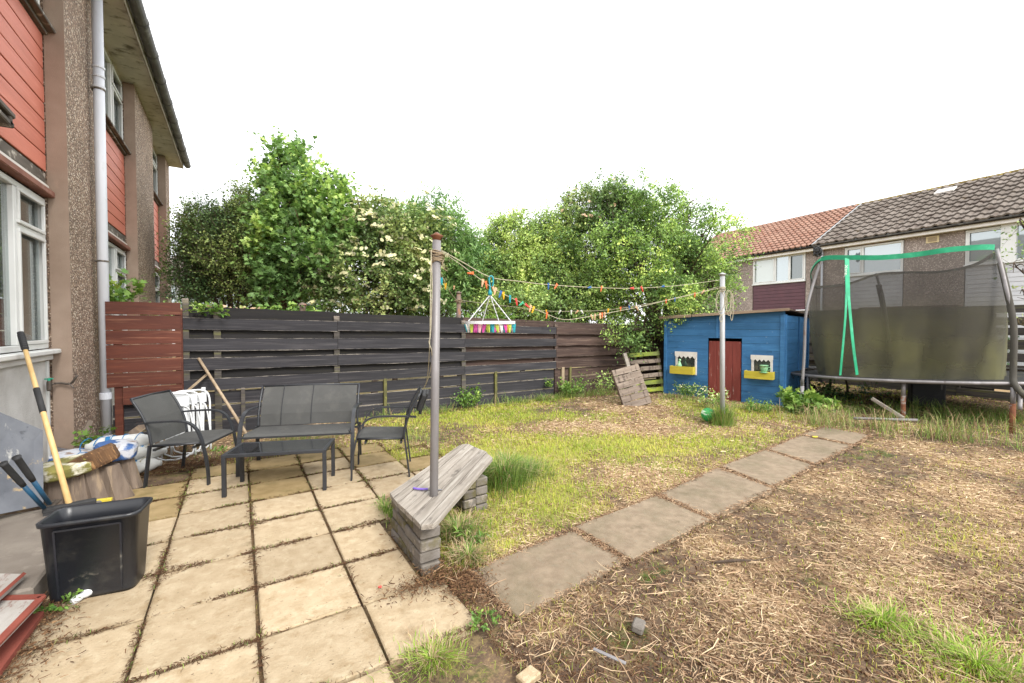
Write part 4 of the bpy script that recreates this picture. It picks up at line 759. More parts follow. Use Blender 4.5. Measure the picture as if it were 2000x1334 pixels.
tag(O('metal_pot',lathe([(0,0),(.09,0),(.11,.03),(.11,.12),(.10,.12),(.09,.04),(0,.03)],18),'steel',None,tuple(PD(122,892,4.9)),(0,R(20),0)),'small round metal pot behind the mossy toadstool','pot')
# painted board
c=[Vector(PD(85,987,3.45)),Vector(PD(-70,1018,3.05)),Vector(PD(-70,775,3.22)),Vector(PD(2,806,3.38)),Vector(PD(84,840,3.62))]
nn=(c[1]-c[0]).cross(c[4]-c[0]).normalized()*.014; o=c[0].copy()
V=[tuple(p-o) for p in c]+[tuple(p-o+nn) for p in c]; tag(O('painted_board',(V,[(0,1,2,3,4),(9,8,7,6,5)]+[(i,(i+1)%5,(i+1)%5+5,i+5) for i in range(5)]),'painted_ply',None,tuple(o)),'old grey board with yellow wear leaning on the house wall at far left','board')
# long-handled broom, loppers, bin
t=T('broom','long pale wooden broom handle with black grips standing behind the black tub','broom',tuple(PD(137,990,3.42)))
top=Vector(PX(40,650,-1.69))-t.location; d=top.normalized(); Lh=top.length
def seg(a,b_,r0,r1=None): return tube([tuple(d*(Lh*a)),tuple(d*(Lh*(a+b_)/2)),tuple(d*(Lh*b_))],[r0,(r0+(r1 or r0))/2,r1 or r0],12)
O('handle',seg(0,.90,.021,.017),'broom_wood',t,smooth=True); O('grip',seg(.885,1.0,.022,.024),'grip_black',t,smooth=True); O('grip',seg(.505,.645,.0225),'grip_black',t,smooth=True)
O('ribs',join(*[seg(.895+.012*k,.901+.012*k,.026) for k in range(8)]),'grip_black',t)
O('broom_head',xf(join(box(.3,.06,.04,(0,0,.03),.01),box(.29,.05,.04,(0,0,0))),rot=(0,0,R(10))),'grip_black',t,(0,0,-.02))
t=T('loppers','garden loppers with two blue handles and black grips leaning on the grey painted board','loppers',tuple(PD(92,996,3.36)))
for tipu,tipv,bu,bv in ((6,905,86,992),(32,893,97,984)):
    a=Vector(PD(bu,bv,3.30))-t.location; b_=Vector(PD(tipu,tipv,3.02))-t.location; m=a+(b_-a)*.52
    O('handle',tube([tuple(a),tuple(m)],.015,10),'tool_blue',t,smooth=True); O('grip',tube([tuple(m),tuple(a+(b_-a)*.6),tuple(a+(b_-a)*.97),tuple(b_)],[.017,.02,.021,.026],10),'grip_black',t,smooth=True)
O('blades',join(box(.03,.2,.012,(.03,.06,.02),.004),box(.02,.18,.012,(.0,.08,.02),.004)),'tap_metal',t)
def rrect(w,d,r,n=5):
    out=[]
    for cx,cy,a0 in ((w/2-r,d/2-r,0),(-w/2+r,d/2-r,90),(-w/2+r,-d/2+r,180),(w/2-r,-d/2+r,270)):
        for k in range(n+1): a=R(a0+90*k/n); out.append((cx+r*math.cos(a),cy+r*math.sin(a)))
    return out
def loft(secs):
    n=len(secs[0][0]); V=[];Fs=[]
    for poly,z in secs: V+=[(x,y,z) for x,y in poly]
    for j in range(len(secs)-1):
        for i in range(n): Fs.append((j*n+i,j*n+(i+1)%n,(j+1)*n+(i+1)%n,(j+1)*n+i))
    return V,Fs
t=T('plastic_tub','black rectangular plastic tub standing on the patio in the near left corner','tub',(-.737,3.56,0),R(-9))
g=loft([(rrect(.37,.19,.04),.012),(rrect(.39,.21,.045),0.),(rrect(.40,.22,.05),.02),(rrect(.45,.262,.05),.455),(rrect(.475,.288,.06),.458),(rrect(.48,.292,.06),.478),(rrect(.462,.275,.055),.482),(rrect(.44,.252,.048),.476),(rrect(.43,.242,.046),.40),(rrect(.38,.20,.04),.03)])
n_=len(rrect(1,1,.1)); g=(g[0],g[1]+[tuple(range(n_)),tuple(9*n_+i for i in range(n_))]); ob=O('body',g,'black_plastic',t,smooth=True)
for s in (-1,1): O('rib',bar((s*.142,-.112,.03),(s*.15,-.133,.43),.010,.006,(0,1,0)),'black_plastic',t)
O('rib',bar((-.15,-.1325,.43),(.15,-.1325,.43),.010,.006,(0,1,0)),'black_plastic',t)
p=G(160,1173); tag(O('plastic_scoop',xf(lathe([(.022,-.06),(.028,-.03),(.022,.0),(.03,.02),(.036,.06),(.03,.065),(.024,.02)],12),rot=(0,R(78),R(40)),sc=(.8,.8,.8)),'white_metal',None,(p[0],p[1],.028)),'small white plastic scoop lying at the foot of the black tub','scoop')
# old painted timber frames at the lower left corner
def slabpoly(name,pts,th,mt,lb,cat):
    c=[Vector(G(u,v,z)) for u,v,z in pts]; o=c[0].copy(); nn=Vector((0,0,-th)); n=len(c)
    V=[tuple(p-o) for p in c]+[tuple(p-o+nn) for p in c]; ob=T(name,lb,cat,tuple(o)); O('board',(V,[tuple(range(n)),tuple(range(n,2*n))[::-1]]+[(i,(i+1)%n,(i+1)%n+n,i+n) for i in range(n)]),mt,ob); return ob,c,o
ob,c,o=slabpoly('timber_board',[(-80,1118,.20),(46,1121,.20),(-60,1215,.20)],.03,'flake_white','upper offcut of flaking red and white painted board on the concrete step','painted board')
O('edging',tube([tuple(c[1]-o),tuple(c[2]-o)],.012,4),'flake_paint',ob)
ob,c,o=slabpoly('timber_board',[(-90,1172,.14),(82,1167,.14),(-90,1345,.14)],.028,'flake_white','large flaking red and white painted board lying against the concrete step, bottom left corner','painted board')
for a,b_ in ((0,1),(1,2)): O('edging',bar(tuple(c[a]-o+Vector((0,0,.003))),tuple(c[b_]-o+Vector((0,0,.003))),.034,.012),'flake_paint',ob)
ob,c,o=slabpoly('timber_board',[(86,1194,.05),(62,1196,.05),(-60,1330,.05),(-30,1350,.05)],.03,'flake_paint','long narrow red-brown board under the large flaking board at the bottom left','painted board')
# weathered plank seat on brick piers
BZ=.345
near=[(759,963),(768,972),(777,982),(792,995),(806,1009),(821,1026),(856,1016)]; far=[(895,871),(903,867),(914,866),(926,872),(940,878),(951,883),(960,893)]
t=T('plank_seat','weathered grey plank bench on brick piers, with the near clothes pole standing through it','bench',(1.2,2.9,0)); o=t.location
N=[Vector(G(u,v,BZ))-o for u,v in near]; Fp=[Vector(G(u,v,BZ))-o for u,v in far]
for k in range(6):
    a,b_,c_,d_=N[k],N[k+1],Fp[k+1],Fp[k]; gp=.0055; w=(b_-a).normalized()*gp; w2=(c_-d_).normalized()*gp; q=[a+w,b_-w,c_-w2,d_+w2]
    if k==5: q=[a+w,a+w+(b_-a)*.4+Vector((.02,-.028,0)),b_-w,c_-w2+Vector((.0,-.02,0)),c_-w2+(d_-c_)*.5+Vector((.0,.03,0)),d_+w2]
    if k==0: q=[a+w+Vector((.012,.012,0)),b_-w,c_-w2,d_+w2]
    out=[]
    for i in range(len(q)):
        A=q[i];B=q[(i+1)%len(q)]; m=max(1,int((B-A).length/.18))
        for s in range(m): p=A+(B-A)*(s/m); out.append(p+Vector((rs.uniform(-.0015,.0015),rs.uniform(-.0015,.0015),0)))
    cen=sum(out,Vector())/len(out); ang=math.atan2((d_-a).y,(d_-a).x); Rm=Matrix.Rotation(-ang,3,'Z'); loc=[Rm@(p-cen) for p in out]; n=len(loc)
    V=[(p.x,p.y,-.034) for p in loc]+[(p.x,p.y,-.003) for p in loc]+[(p.x*.997,p.y*.965,0) for p in loc]
    Fs=[tuple(range(n))[::-1]]+[(i,(i+1)%n,(i+1)%n+n,i+n) for i in range(n)]+[(n+i,n+(i+1)%n,(i+1)%n+2*n,i+2*n) for i in range(n)]+[tuple(range(2*n,3*n))]
    O('plank',(V,Fs),'bench_wood',t,(cen.x,cen.y,BZ+rs.uniform(-.003,.003)),(0,0,ang))
for j in range(4):
    hz=.078
    for k,(y0,y1) in enumerate(((2.655,2.97),(2.98,3.30)) if j%2==0 else ((2.665,2.83),(2.84,3.16),(3.17,3.31))):
        O('brick',box(.135+rs.uniform(-.01,.01),y1-y0,hz-.008,(0,0,0),.008),'brick_grey',t,(1.047-o[0]+rs.uniform(-.004,.004),(y0+y1)/2-o[1],j*hz+.03-.02),(rs.uniform(-.02,.02),rs.uniform(-.02,.02),rs.uniform(-.04,.04)))
    for k in range(2): O('brick',box(.12,.2,hz-.008,(0,0,0),.008),'brick_grey',t,(1.64+.13*k-o[0],3.38+.03*k-o[1],j*hz+.01),(0,0,R(4)))
# purple garden knife on the seat
t=T('garden_knife','small purple-handled garden knife lying on the plank seat beside the pole','knife',tuple(G(824,955,BZ+.012)),R(-38))
O('handle',xf(tube(smooth_pts([(-.07,.012,0),(-.04,0,0),(0,-.002,0),(.045,.004,0)],4),.010,8),sc=(1,1,.8)),'purple',t,smooth=True)
O('blade',box(.11,.018,.003,(.10,.008,-.004)),'steel',t)

# ============================================================ CLOTHES POLES, LINES, PEGS
P1b=Vector(G(847,968,BZ)); P1t=Vector(PD(853,462,3.21)); P2b=Vector(G(1411,828)); P2t=Vector(PD(1411,536,7.02)); P3=Vector(PY(896,585,7.95))
def pole(name,lb,b,tp,r,m1,capm,cr=1.55):
    t=T(name,lb,'clothes pole',(b.x,b.y,0)); d=tp-Vector((b.x,b.y,b.z)); dd=d/d.z
    a=Vector((0,0,0)); top=Vector((0,0,tp.z))+Vector((dd.x,dd.y,0))*(tp.z-b.z); a=Vector((-dd.x*b.z,-dd.y*b.z,-.1))
    O('shaft',tube([tuple(a),tuple((a+top)/2),tuple(top)],r,20),m1,t,smooth=True)
    O('cap',lathe([(r*1.02,-.03),(r*1.08,-.01),(r*cr,0),(r*cr,.006),(r*.9,.016),(r*.3,.03),(0,.032)],18,tuple(top)),capm,t,smooth=True); return t,top
t,top=pole('clothes_pole','near grey steel clothes pole rising through the plank seat, rope wound round its top',P1b,P1t,.031,'galvanised','rust')
t.location.z=0
rr=random.Random(5)
def wound(base,n,r,h,seed,th=.004):
    rr=random.Random(seed); gs=[]
    for k in range(n):
        z=rr.uniform(0,h); tl=rr.uniform(-.5,.5); ph=rr.uniform(0,6.28); q=[(r*rr.uniform(1.02,1.3)*math.cos(a),r*rr.uniform(1.02,1.3)*math.sin(a),z+tl*r*math.cos(a-ph)) for a in np.linspace(0,6.283,9)[:-1]]
        gs.append(tube(smooth_pts([tuple(Vector(p)+Vector(base)) for p in q],3,True),th,5,True))
    return join(*gs)
zb=PD(853,512,3.2)[2]
rp=O('rope_coil',join(wound((0,0,0),16,.034,.075,3),tube(smooth_pts([(-.07,-.02,.075),(-.03,-.03,.07),(.03,-.04,.06),(.06,0,.05)],3),.006,6),tube(smooth_pts([(0,-.036,.06),(.05,-.02,.03),(.02,-.05,-.02),(.055,-.03,-.055),(.075,-.02,-.06)],3),.0035,5)),'rope_brown',None,(P1t.x-.0,P1t.y-.0,zb)); tag(rp,'bundle of old brown rope wound round the top of the near clothes pole','rope')
# dangling rope down to the chair
ax=Vector(PD(842,488,3.12)); pts=[ax,Vector(PD(841,560,3.12)),Vector(PD(840,640,3.14)),Vector(PD(838,700,3.3)),Vector(PD(834,742,3.9)),Vector(PD(828,757,4.3))]
pts2=[ax,Vector(PD(844,560,3.13)),Vector(PD(841,650,3.13)),Vector(PD(838,668,3.14)),Vector(PD(843,685,3.15)),Vector(PD(843,705,3.3)),Vector(PD(838,735,3.9)),Vector(PD(829,757,4.3))]
dr=O('hanging_rope',join(tube(smooth_pts([tuple(p-ax) for p in pts],5),.0035,6),tube(smooth_pts([tuple(p-ax) for p in pts2],5),.003,6)),'rope',None,tuple(ax)); tag(dr,'thin pale rope hanging beside the near pole down to the chair back','rope')
t,top=pole('clothes_pole','far pale grey clothes pole standing in a grass tuft in front of the blue playhouse',P2b,P2t,.038,'galvanised_light','galvanised_light')
b=Vector((P2t.x,P2t.y,PD(1411,568,7.02)[2]))
gs=[wound((0,0,0),9,.042,.06,8,.005)]
def loopr(cx,cz,rx,rz,th=.005): # rope loop hanging in plane facing the camera
    R_=Vector((rt[0],rt[1],0)); return tube(smooth_pts([tuple(R_*(cx+rx*math.cos(a))+Vector((0,-.04,cz+rz*math.sin(a)))) for a in np.linspace(0,6.283,11)[:-1]],3,True),th,5,True)
gs+=[loopr(-.07,-.17,.07,.17),loopr(-.04,-.2,.085,.19),loopr(.08,-.2,.055,.2),loopr(.06,-.16,.05,.17),loopr(.12,-.26,.025,.22),loopr(-.05,-.45,.025,.05)]
rc=O('rope_coil',join(*gs),'rope',None,tuple(b)); tag(rc,'pale rope tied and looped round the top of the far clothes pole','rope')
t,top=pole('clothes_pole','short rusty clothes pole standing at the dark fence',Vector((P3.x,P3.y,.2)),Vector((P3.x,P3.y,PY(896,572,7.95)[2])),.045,'rust_pole','rust_pole',1.5)
rc=O('rope_coil',join(wound((0,0,0),8,.05,.06,12,.006),tube([(-.12,-.05,.02),(.12,-.06,-.01)],.006,5)),'rope_brown',None,(P3.x,P3.y,P3.z-.05)); tag(rc,'rope knotted round the rusty pole at the dark fence','rope')
rr_=O('pipe_post',join(tube([(0,0,-1.9),(0,0,0)],.05,12),lathe([(.052,0),(.07,.0),(.05,.03),(0,.05)],12)),'rust_pole',None,tuple(PY(591,596,8.3))); tag(rr_,'small rusty capped pipe top just showing above the dark fence','post')
# lines: measured in the vertical planes between the poles
a1=(P1t.x,P1t.y); a2=(P2t.x,P2t.y); a3=(P3.x,P3.y)
def line(pxs,A,B,lb,th=.0035):
    pts=[onpl(u,v,A,B) for u,v in pxs]; o=pts[0].copy(); ob=O('clothes_line',tube(smooth_pts([tuple(p-o) for p in pts],6),th,6),'rope',None,tuple(o)); tag(ob,lb,'clothes line'); return pts
L1=[(862,489),(905,513),(957,541),(1010,549),(1070,556),(1150,561),(1240,563),(1330,557),(1405,547)]
L2=[(862,491),(900,517),(940,547),(975,570),(1020,592),(1060,610),(1100,624),(1140,620),(1200,609),(1260,597),(1320,582),(1403,563)]
L3=[(899,586),(940,592),(1000,599),(1060,607),(1120,608),(1180,606),(1240,598),(1300,587),(1350,576),(1403,560)]
L4=[(856,520),(864,541),(873,560),(884,577),(893,587)]
line(L1,a1,a2,'upper clothes line from the near pole to the far pole, carrying the dryer'); line(L2,a1,a2,'sagging clothes line from the near pole, crowded with coloured pegs',.0032); line(L3,a3,a2,'clothes line from the rusty fence pole to the far pole',.0045); line(L4,a1,a3,'short clothes line from the near pole down to the rusty fence pole',.0045)
def peg_g(): return join(xf(box(.012,.010,.075,(0,0,-.018),.003),rot=(0,R(7),0),loc=(.006,0,0)),xf(box(.012,.010,.075,(0,0,-.018),.003),rot=(0,R(-7),0),loc=(-.006,0,0)),xf(tube([(0,-.009,0),(0,.009,0)],.007,8),loc=(0,0,-.005)))
PEGM={}
def interp(Lp,u):
    for (a,b_),(c,d) in zip(Lp,Lp[1:]):
        if a<=u<=c: return b_+(d-b_)*(u-a)/(c-a)
    return Lp[-1][1]
PN={'L1':(L1,a1,a2,'upper line'),'L2':(L2,a1,a2,'sagging line'),'L3':(L3,a3,a2,'fence-pole line'),'L4':(L4,a1,a3,'short line to the fence pole')}
pegs=[('L1',1071,'blue','hanging straight, first peg right of the hanging dryer',0),('L1',1087,'orange','tilted, beside the blue one near the dryer',40),('L1',1153,'blue','lying along the line, midway between the poles',80),('L1',1175,'orange','upright, in the middle of the span',20),('L1',1236,'red','lying along the line',85),('L1',1253,'red','tilted, right beside the lying red peg',-40),('L1',1296,'blue','lying along the line, nearest the far pole',80),
 ('L2',922,'orange','lying across both strands, nearest the near pole',85),('L2',943,'peach','just left of the dryer hook',10),('L2',949,'orange','touching the dryer hook on its left',-12),('L2',963,'peach','just right of the dryer hook',-25),('L2',968,'peach','second peg right of the dryer hook',20),('L2',978,'blue','between pale and yellow pegs',25),('L2',983,'yellow','beside the blue peg, right of the dryer',-8),('L2',996,'teal','between yellow and red pegs',0),('L2',1008,'red','between teal and green pegs',-15),('L2',1020,'green','lying aslant between two red pegs',60),('L2',1028,'red','aslant, right of the green peg',-60),('L2',1036,'peach','beside the yellow one where the lines cross',15),('L2',1042,'yellow','where two lines cross, tilted',25),('L2',1068,'orange','small, right of the line crossing',10),
 ('L2',1155,'wood','aslant, first of the pale ones at its dip',-30),('L2',1162,'wood','upright, second of the pale pegs beside the hedge',5),('L2',1172,'peach','third of the pale pegs beside the hedge',0),('L2',1176,'orange','fourth of the pegs grouped beside the hedge',0),('L2',1181,'wood','last of the pegs grouped beside the hedge',0),('L2',1243,'wood','aslant, alone right of the grouped pegs',-50),
 ('L3',887,'peach','beside the rusty pole',10),('L3',1067,'yellow','below the upper line, hanging straight',0),('L3',1094,'white','aslant, left of the other white one',30),('L3',1116,'white','upright, between aslant pegs',5),('L3',1128,'peach','aslant, mid-line',45),('L3',1136,'white','aslant, pointing down right',-30),('L3',1188,'yellow','bright, hanging over the hedge',8),('L3',1212,'orange','small, right of the yellow peg',0),('L3',1229,'blue','upright, right of the small orange peg',0),('L3',1243,'white','thin, standing above the line',175),('L3',1301,'orange','upright, in front of the hedge',0),('L3',1318,'blue','pale, right of the upright orange peg',0),('L3',1357,'orange','small, near the far pole',0),('L3',1374,'peach','aslant, last before the far pole',35),
 ('L4',862,'teal','half hidden by the near pole',-5),('L4',870,'yellow','the only one of its colour',0)]
for ln,u,cname,desc,ang in pegs:
    Lp,A,B,nm=PN[ln]; p=onpl(u,interp(Lp,u) if ln!='L4' else dict([(862,546),(870,556)])[u],A,B)
    if cname not in PEGM: PEGM[cname]=mesh('clothes_peg',peg_g()); PEGM[cname].materials.append(MATS['peg_'+cname])
    o=bpy.data.objects.new('clothes_peg',PEGM[cname]); scene.collection.objects.link(o); o.location=p
    yaw=math.atan2(B[1]-A[1],B[0]-A[0]); o.rotation_euler=Euler((0,R(ang),yaw if ln!='L4' else -YAW),'XYZ'); dd=(p-Vector((0,0,CH))).length; s=1.1 if dd>5 else .88; o.scale=(s,s,s)
    cn_={'wood':'bare wood','white':'whitish'}.get(cname,cname); tag(o,f'{cn_} peg on the {nm}, {desc}','clothes peg','pegs clipped along the clothes lines')
# hanging peg dryer
hp=onpl(957,541,a1,a2); hd=float(np.dot(np.array(hp)-CC,fw)); t=T('peg_dryer','white hanging sock dryer with coloured pegs, hooked on the upper clothes line','clothes dryer',tuple(hp),-YAW)
def hz(v): return float(PD(957,v,hd)[2])-hp.z
k=hd/F
O('hook',tube(smooth_pts([(0,0,hz(573)),(0,0,hz(560)),(-.008,0,hz(545)),(0,0,.006),(.022,0,hz(541)),(.026,0,hz(552)),(.02,0,hz(560))],4),.0065,8),'teal',t,smooth=True)
O('hub',lathe([(0,hz(577)),(.016,hz(576)),(.018,hz(572)),(.012,hz(568)),(.005,hz(564))],12),'teal',t,smooth=True)
ringz=hz(630); rx,ry=48*k,30*k
O('frame',join(sweep(smooth_pts([(rx*math.cos(a),ry*math.sin(a),ringz) for a in np.linspace(0,6.283,17)[:-1]],2,True),[(-.006,-.012),(.006,-.012),(.006,.012),(-.006,.012)],True),*[bar((rx*q,-ry*math.sqrt(1-q*q),ringz),(rx*q,ry*math.sqrt(1-q*q),ringz),.012,.02) for q in (-.6,-.2,.2,.6)]),'white_metal',t)
for ax_,ay in ((-.85,-.5),(.85,-.5),(-.35,.9),(.35,.9)):
    a=Vector((0,0,hz(576))); e=Vector((rx*ax_,ry*ay,ringz+.01)); n=int((e-a).length/.016); gs=[]
    for i in range(n): c=a+(e-a)*((i+.5)/n); gs.append(xf(box(.0045 if i%2 else .009,.009 if i%2 else .0045,.018,(0,0,0),.001),loc=c,rot=Vector((0,0,1)).rotation_difference(e-a).to_euler()))
    O('chain',join(*gs),'white_metal',t)
cols=['teal','white','peach','lime','magenta','magenta','lilac','pink','white','magenta','lime','lime','teal','teal','magenta','lime','pink','white','teal','magenta','yellow','lime','white','teal']
for i,cname in enumerate(cols):
    a=6.283*i/len(cols)*1.0; x=-rx*.97+2*rx*.97*i/(len(cols)-1); y=(-1 if i%2 else 1)*ry*.8*math.sqrt(max(0,1-(x/rx)**2)); 
    if cname not in PEGM: PEGM[cname]=mesh('clothes_peg',peg_g()); PEGM[cname].materials.append(MATS['peg_'+cname])
    o=bpy.data.objects.new('peg',PEGM[cname]); scene.collection.objects.link(o); o.parent=t; o.location=(x,y,ringz-.03); o.rotation_euler=(0,R(rs.uniform(-14,14)),R(rs.uniform(-50,50))); o.scale=(1.25,1,.95)

# ============================================================ BLUE PLAYHOUSE
SA,SB=(8.57,6.80),(9.20,4.42); sdir=np.array([SB[0]-SA[0],SB[1]-SA[1]]); SL=float(np.linalg.norm(sdir)); sang=math.atan2(sdir[1],sdir[0])
def sp(u,v): s,z=SZ(u,v,SA,SB); return s,z
ph=T('playhouse','blue painted timber playhouse with red door and two little white windows','playhouse',(SA[0],SA[1],0),sang)
zl,zr=1.79,1.90; DP=2.55
O('core',join(box(SL-.06,DP-.06,1.72,(SL/2,DP/2+.02,.84))),'dark_inside',ph) if False else None
dx0,dz1=sp(1383,667); dx1,_=sp(1449,667); dz1=1.34
wins=[]
for (u0,v0,u1,v1) in ((1320,687,1361,733),(1468,694,1509,738)): a,za=sp(u0,v0); b_,zb=sp(u1,v1); wins.append((a,b_,zb,za))
rows=13; h=1.88/rows
for k in range(rows):
    z0,z1=-.06+k*h,-.06+(k+1)*h-.004; ops=[(dx0,dx1,-1,dz1)]+[(a+.02,b_-.02,zb+.015,za-.015) for a,b_,zb,za in wins]; pieces=[]; x=0.
    ev=sorted([o_ for o_ in ops if o_[3]>z0+.004 and o_[2]<z1-.004])
    for a,b_,lo_,hi_ in ev:
        pieces.append((x,a,z0,z1))
        if lo_>z0+.02: pieces.append((a,b_,z0,lo_))
        if hi_<z1-.02: pieces.append((a,b_,hi_,z1))
        x=b_
    pieces.append((x,SL,z0,z1))
    for a,b_,q0,q1 in pieces:
        if b_-a>.03: O('board',plank(b_-a-.002,.018,q1-q0,.002,4),'blue_paint',ph,((a+b_)/2,.010+rs.uniform(-.0015,.0015),(q0+q1)/2))
    for (yy,xx,nm) in ((0,SL,'r'),(0,0,'l')):
        O('board',plank(DP-.004,.018,z1-z0,.002,4),'blue_paint',ph,(xx+(-.012 if nm=='r' else .012),DP/2,(z0+z1)/2),(0,0,R(90)))
    O('board',plank(SL,.018,z1-z0,.002,4),'blue_paint',ph,(SL/2,DP,(z0+z1)/2))
a,b_=0,SL
O('gable_board',wallprism([(0,1.70),(SL,1.70),(SL,zr),(0,zl)],.001,.019) if False else wallprism([(0.0,1.80),(SL,1.80),(SL,zr-.0),(0,1.805)],.002,.018),'blue_paint',ph)
for x,w in ((.03,.07),(SL-.035,.08)): O('corner_post',box(w,.03,1.86,(x,-.012,.90),.004),'blue_paint',ph)
O('corner_post',box(.03,.08,1.86,(SL+.012,.04,.9),.004),'blue_paint',ph); O('corner_post',box(.03,.08,1.80,(SL+.012,DP*.55,.9),.004),'blue_paint',ph); O('corner_post',box(.03,.08,1.80,(SL+.012,DP-.04,.9),.004),'blue_paint',ph)
sx_,_=sp(1401,640); O('batten',box(.05,.02,.52,(sx_,-.008,1.60),.003),'blue_paint',ph)
O('inner_wall',box(SL-.1,.02,1.7,(SL/2,DP*.5,.85)),'dark_inside',ph)
V=[(-.10,-.12,zl+.0),(SL+.09,-.12,zr+.02),(SL+.09,DP+.1,zr-.06),(-.10,DP+.1,zl-.10)]; V=V+[(x,y,z+.028) for x,y,z in V]
O('roof',(V,[(0,1,2,3),(4,5,6,7),(0,1,5,4),(1,2,6,5),(2,3,7,6),(3,0,4,7)]),'felt_roof',ph)
ra=math.atan2(zr+.02-zl,SL+.19)
O('roof_edge',xf(box(SL*.30,.022,.065,(0,0,0),.003),rot=(0,-ra,0)),'roof_edge',ph,(SL*.12,-.134,zl+.025)); O('roof_edge',xf(box(SL*.76,.02,.055,(0,0,0),.003),rot=(0,-ra,0)),'roof_edge',ph,(SL*.66,-.134,zl+.092))
# door of vertical boards
nb=4; w=(dx1-dx0-.03)/nb
dr_=O('door',box(dx1-dx0-.035,.02,dz1-.12,((dx0+dx1)/2,.045,(dz1-.1)/2+.02)),'red_door',ph)
for k in range(nb): O('board',box(w-.004,.016,dz1-.06,(0,0,0),.003),'red_door',dr_,(dx0+.012+w*(k+.5),.022+rs.uniform(-.003,.003),(dz1-.06)/2-.01),(0,R(rs.uniform(-.3,.3)),0))
for i,(a,b_,zb,za) in enumerate(wins):
    w=b_-a; H=za-zb; g=[box(.045,.03,H,(a+.022,-.004,(za+zb)/2),.004),box(.045,.03,H,(b_-.022,-.004,(za+zb)/2),.004),box(w-.09,.03,.03,((a+b_)/2,-.004,zb+.015),.004)]
    wf=O('window',join(*g),'white_paint',ph); O('pane',box(w-.08,.008,H-.06,((a+b_)/2,.03,(za+zb)/2)),'glass_far_dark',wf)
    n=5; pts=[(a-.01,za+.012),(a-.01,za-.17*H)]
    for k in range(n): x0=a+w*k/n; pts+= [(x0+w/n*.5,za-.27*H),(x0+w/n,za-.17*H)]
    pts[-1]=(b_+.01,za-.17*H); pts+=[(b_+.01,za+.012)]; O('pelmet',wallprism(pts[::-1],-.032,-.020),'white_paint',wf)
    (bu0,bv0,bu1,bv1)=((1314,712,1359,733),(1458,721,1514,743))[i]; x0,zt=sp(bu0,bv0); x1,zb2=sp(bu1,bv1); zm=zb2+.02; hh=max(.11,(zt-zm)*.92)
    bx=T('planter','x','x'); del bx['label']; del bx['category']; bx.parent=ph; bx.name='window_box'
    O('front',box(x1-x0,.02,hh,((x0+x1)/2,-.17,zm+hh/2),.003),'yellow_paint',bx)
    O('end',box(.02,.14,hh-.002,(x0+.012,-.09,zm+hh/2),.003),'yellow_paint',bx); O('end',box(.02,.14,hh-.002,(x1-.012,-.09,zm+hh/2),.003),'yellow_paint',bx)
    O('base',box(x1-x0-.044,.138,.015,((x0+x1)/2,-.09,zm+.01)),'yellow_paint',bx)
    wins[i]=wins[i]+((x0+x1)/2,zm,hh)
def local(x,y,z): c,s=math.cos(sang),math.sin(sang); return (SA[0]+c*x-s*y,SA[1]+s*x+c*y,z)
# mint garden ornament bird and mint cup on the window boxes
x,zm,hh=wins[0][4:]; fx,_=sp(1331,720)
fr_=T('bird_ornament','small mint green bird ornament on the left yellow window box','ornament',local(fx,-.13,zm+hh*.95),sang)
O('body',xf(lathe([(0,0),(.05,.0),(.055,.02),(.04,.06),(.025,.1),(.018,.13),(0,.135)],14),sc=(1.1,.9,1)),'mint',fr_,smooth=True); O('head',xf(lathe([(0,-.03),(.02,-.022),(.028,0),(.02,.022),(0,.03)],12),(.012,0,.15)),'mint',fr_,smooth=True); O('tail',box(.05,.03,.02,(-.05,0,.02),.005),'mint',fr_)
cx,_=sp(1496,728); x,zm,hh=wins[1][4:]
cp=T('cup_planter','mint green cup and saucer ornament on the right yellow window box','cup',local(cx,-.15,zm+hh*.80),sang)
O('saucer',lathe([(0,0),(.06,.0),(.09,.02),(.085,.026),(0,.012)],20),'mint',cp,smooth=True); O('cup',lathe([(0,.02),(.055,.02),(.07,.1),(.075,.15),(.08,.15),(.08,.162),(.068,.16),(.05,.04),(0,.03)],20),'mint',cp,smooth=True)
O('handle',tube(smooth_pts([(.07,0,.12),(.105,0,.12),(.11,0,.08),(.07,0,.06)],4),.007,6),'mint',cp,smooth=True)
# green ball
b=G(1383,823); bl=O('ball',xf(lathe([(.115*math.sin(a),-.115*math.cos(a)) for a in np.linspace(0,math.pi,15)],24),rot=(R(30),R(20),0)),'ball_green',None,(b[0],b[1],.115),smooth=True); tag(bl,'shiny green ball on the grass beside the far clothes pole','ball')
# pallets leaning at the end of the fence
def pallet(lb,p,rz,lean,roll,W,Hh,m1,m2,nsl,solid=False):
    t=T('pallet',lb,'pallet',p,rz); t.rotation_euler=Euler((lean,roll,rz),'XYZ')
    for x in (-W/2+.03,W/2-.03): O('bearer',box(.05,.09,Hh,(x,.05,Hh/2),.004),m1 if x<0 else 'moss_wood' if not solid else 'pale_wood',t)
    hs=Hh/nsl
    for k in range(nsl):
        hh=hs*(.90 if solid else .55); O('slat',plank(W-.0,.018,hh,.004,4),m2 if (k%5<2 and not solid) else m1,t,(0,-.006,hs*(k+.5)),(0,rs.uniform(-.01,.01),0))
    for k in range(0,nsl,2): O('slat',plank(W,.018,hs*.5,.004,4),m1,t,(0,.108,hs*(k+.5)))
pallet('weathered grey pallet of close boards leaning on the dark fence',tuple(G(1247,792)+np.array([0,0,-.02])),R(-24),R(-17),R(-14),.58,.84,'pallet_wood','pallet_wood',6,True)
pallet('green-tinged open slatted pallet between the grey pallet and the blue playhouse',(8.22,6.98,.0),R(-28),R(-10),R(-4),.80,1.02,'pallet_wood','pallet_green',6)
o=O('post',box(.08,.07,1.05,(0,0,.5),.004),'bench_wood',None,(7.62,6.78,0),(R(-9),R(-14),R(-20))); tag(o,'mossy brown timber propped between the two leaning pallets','timber post')

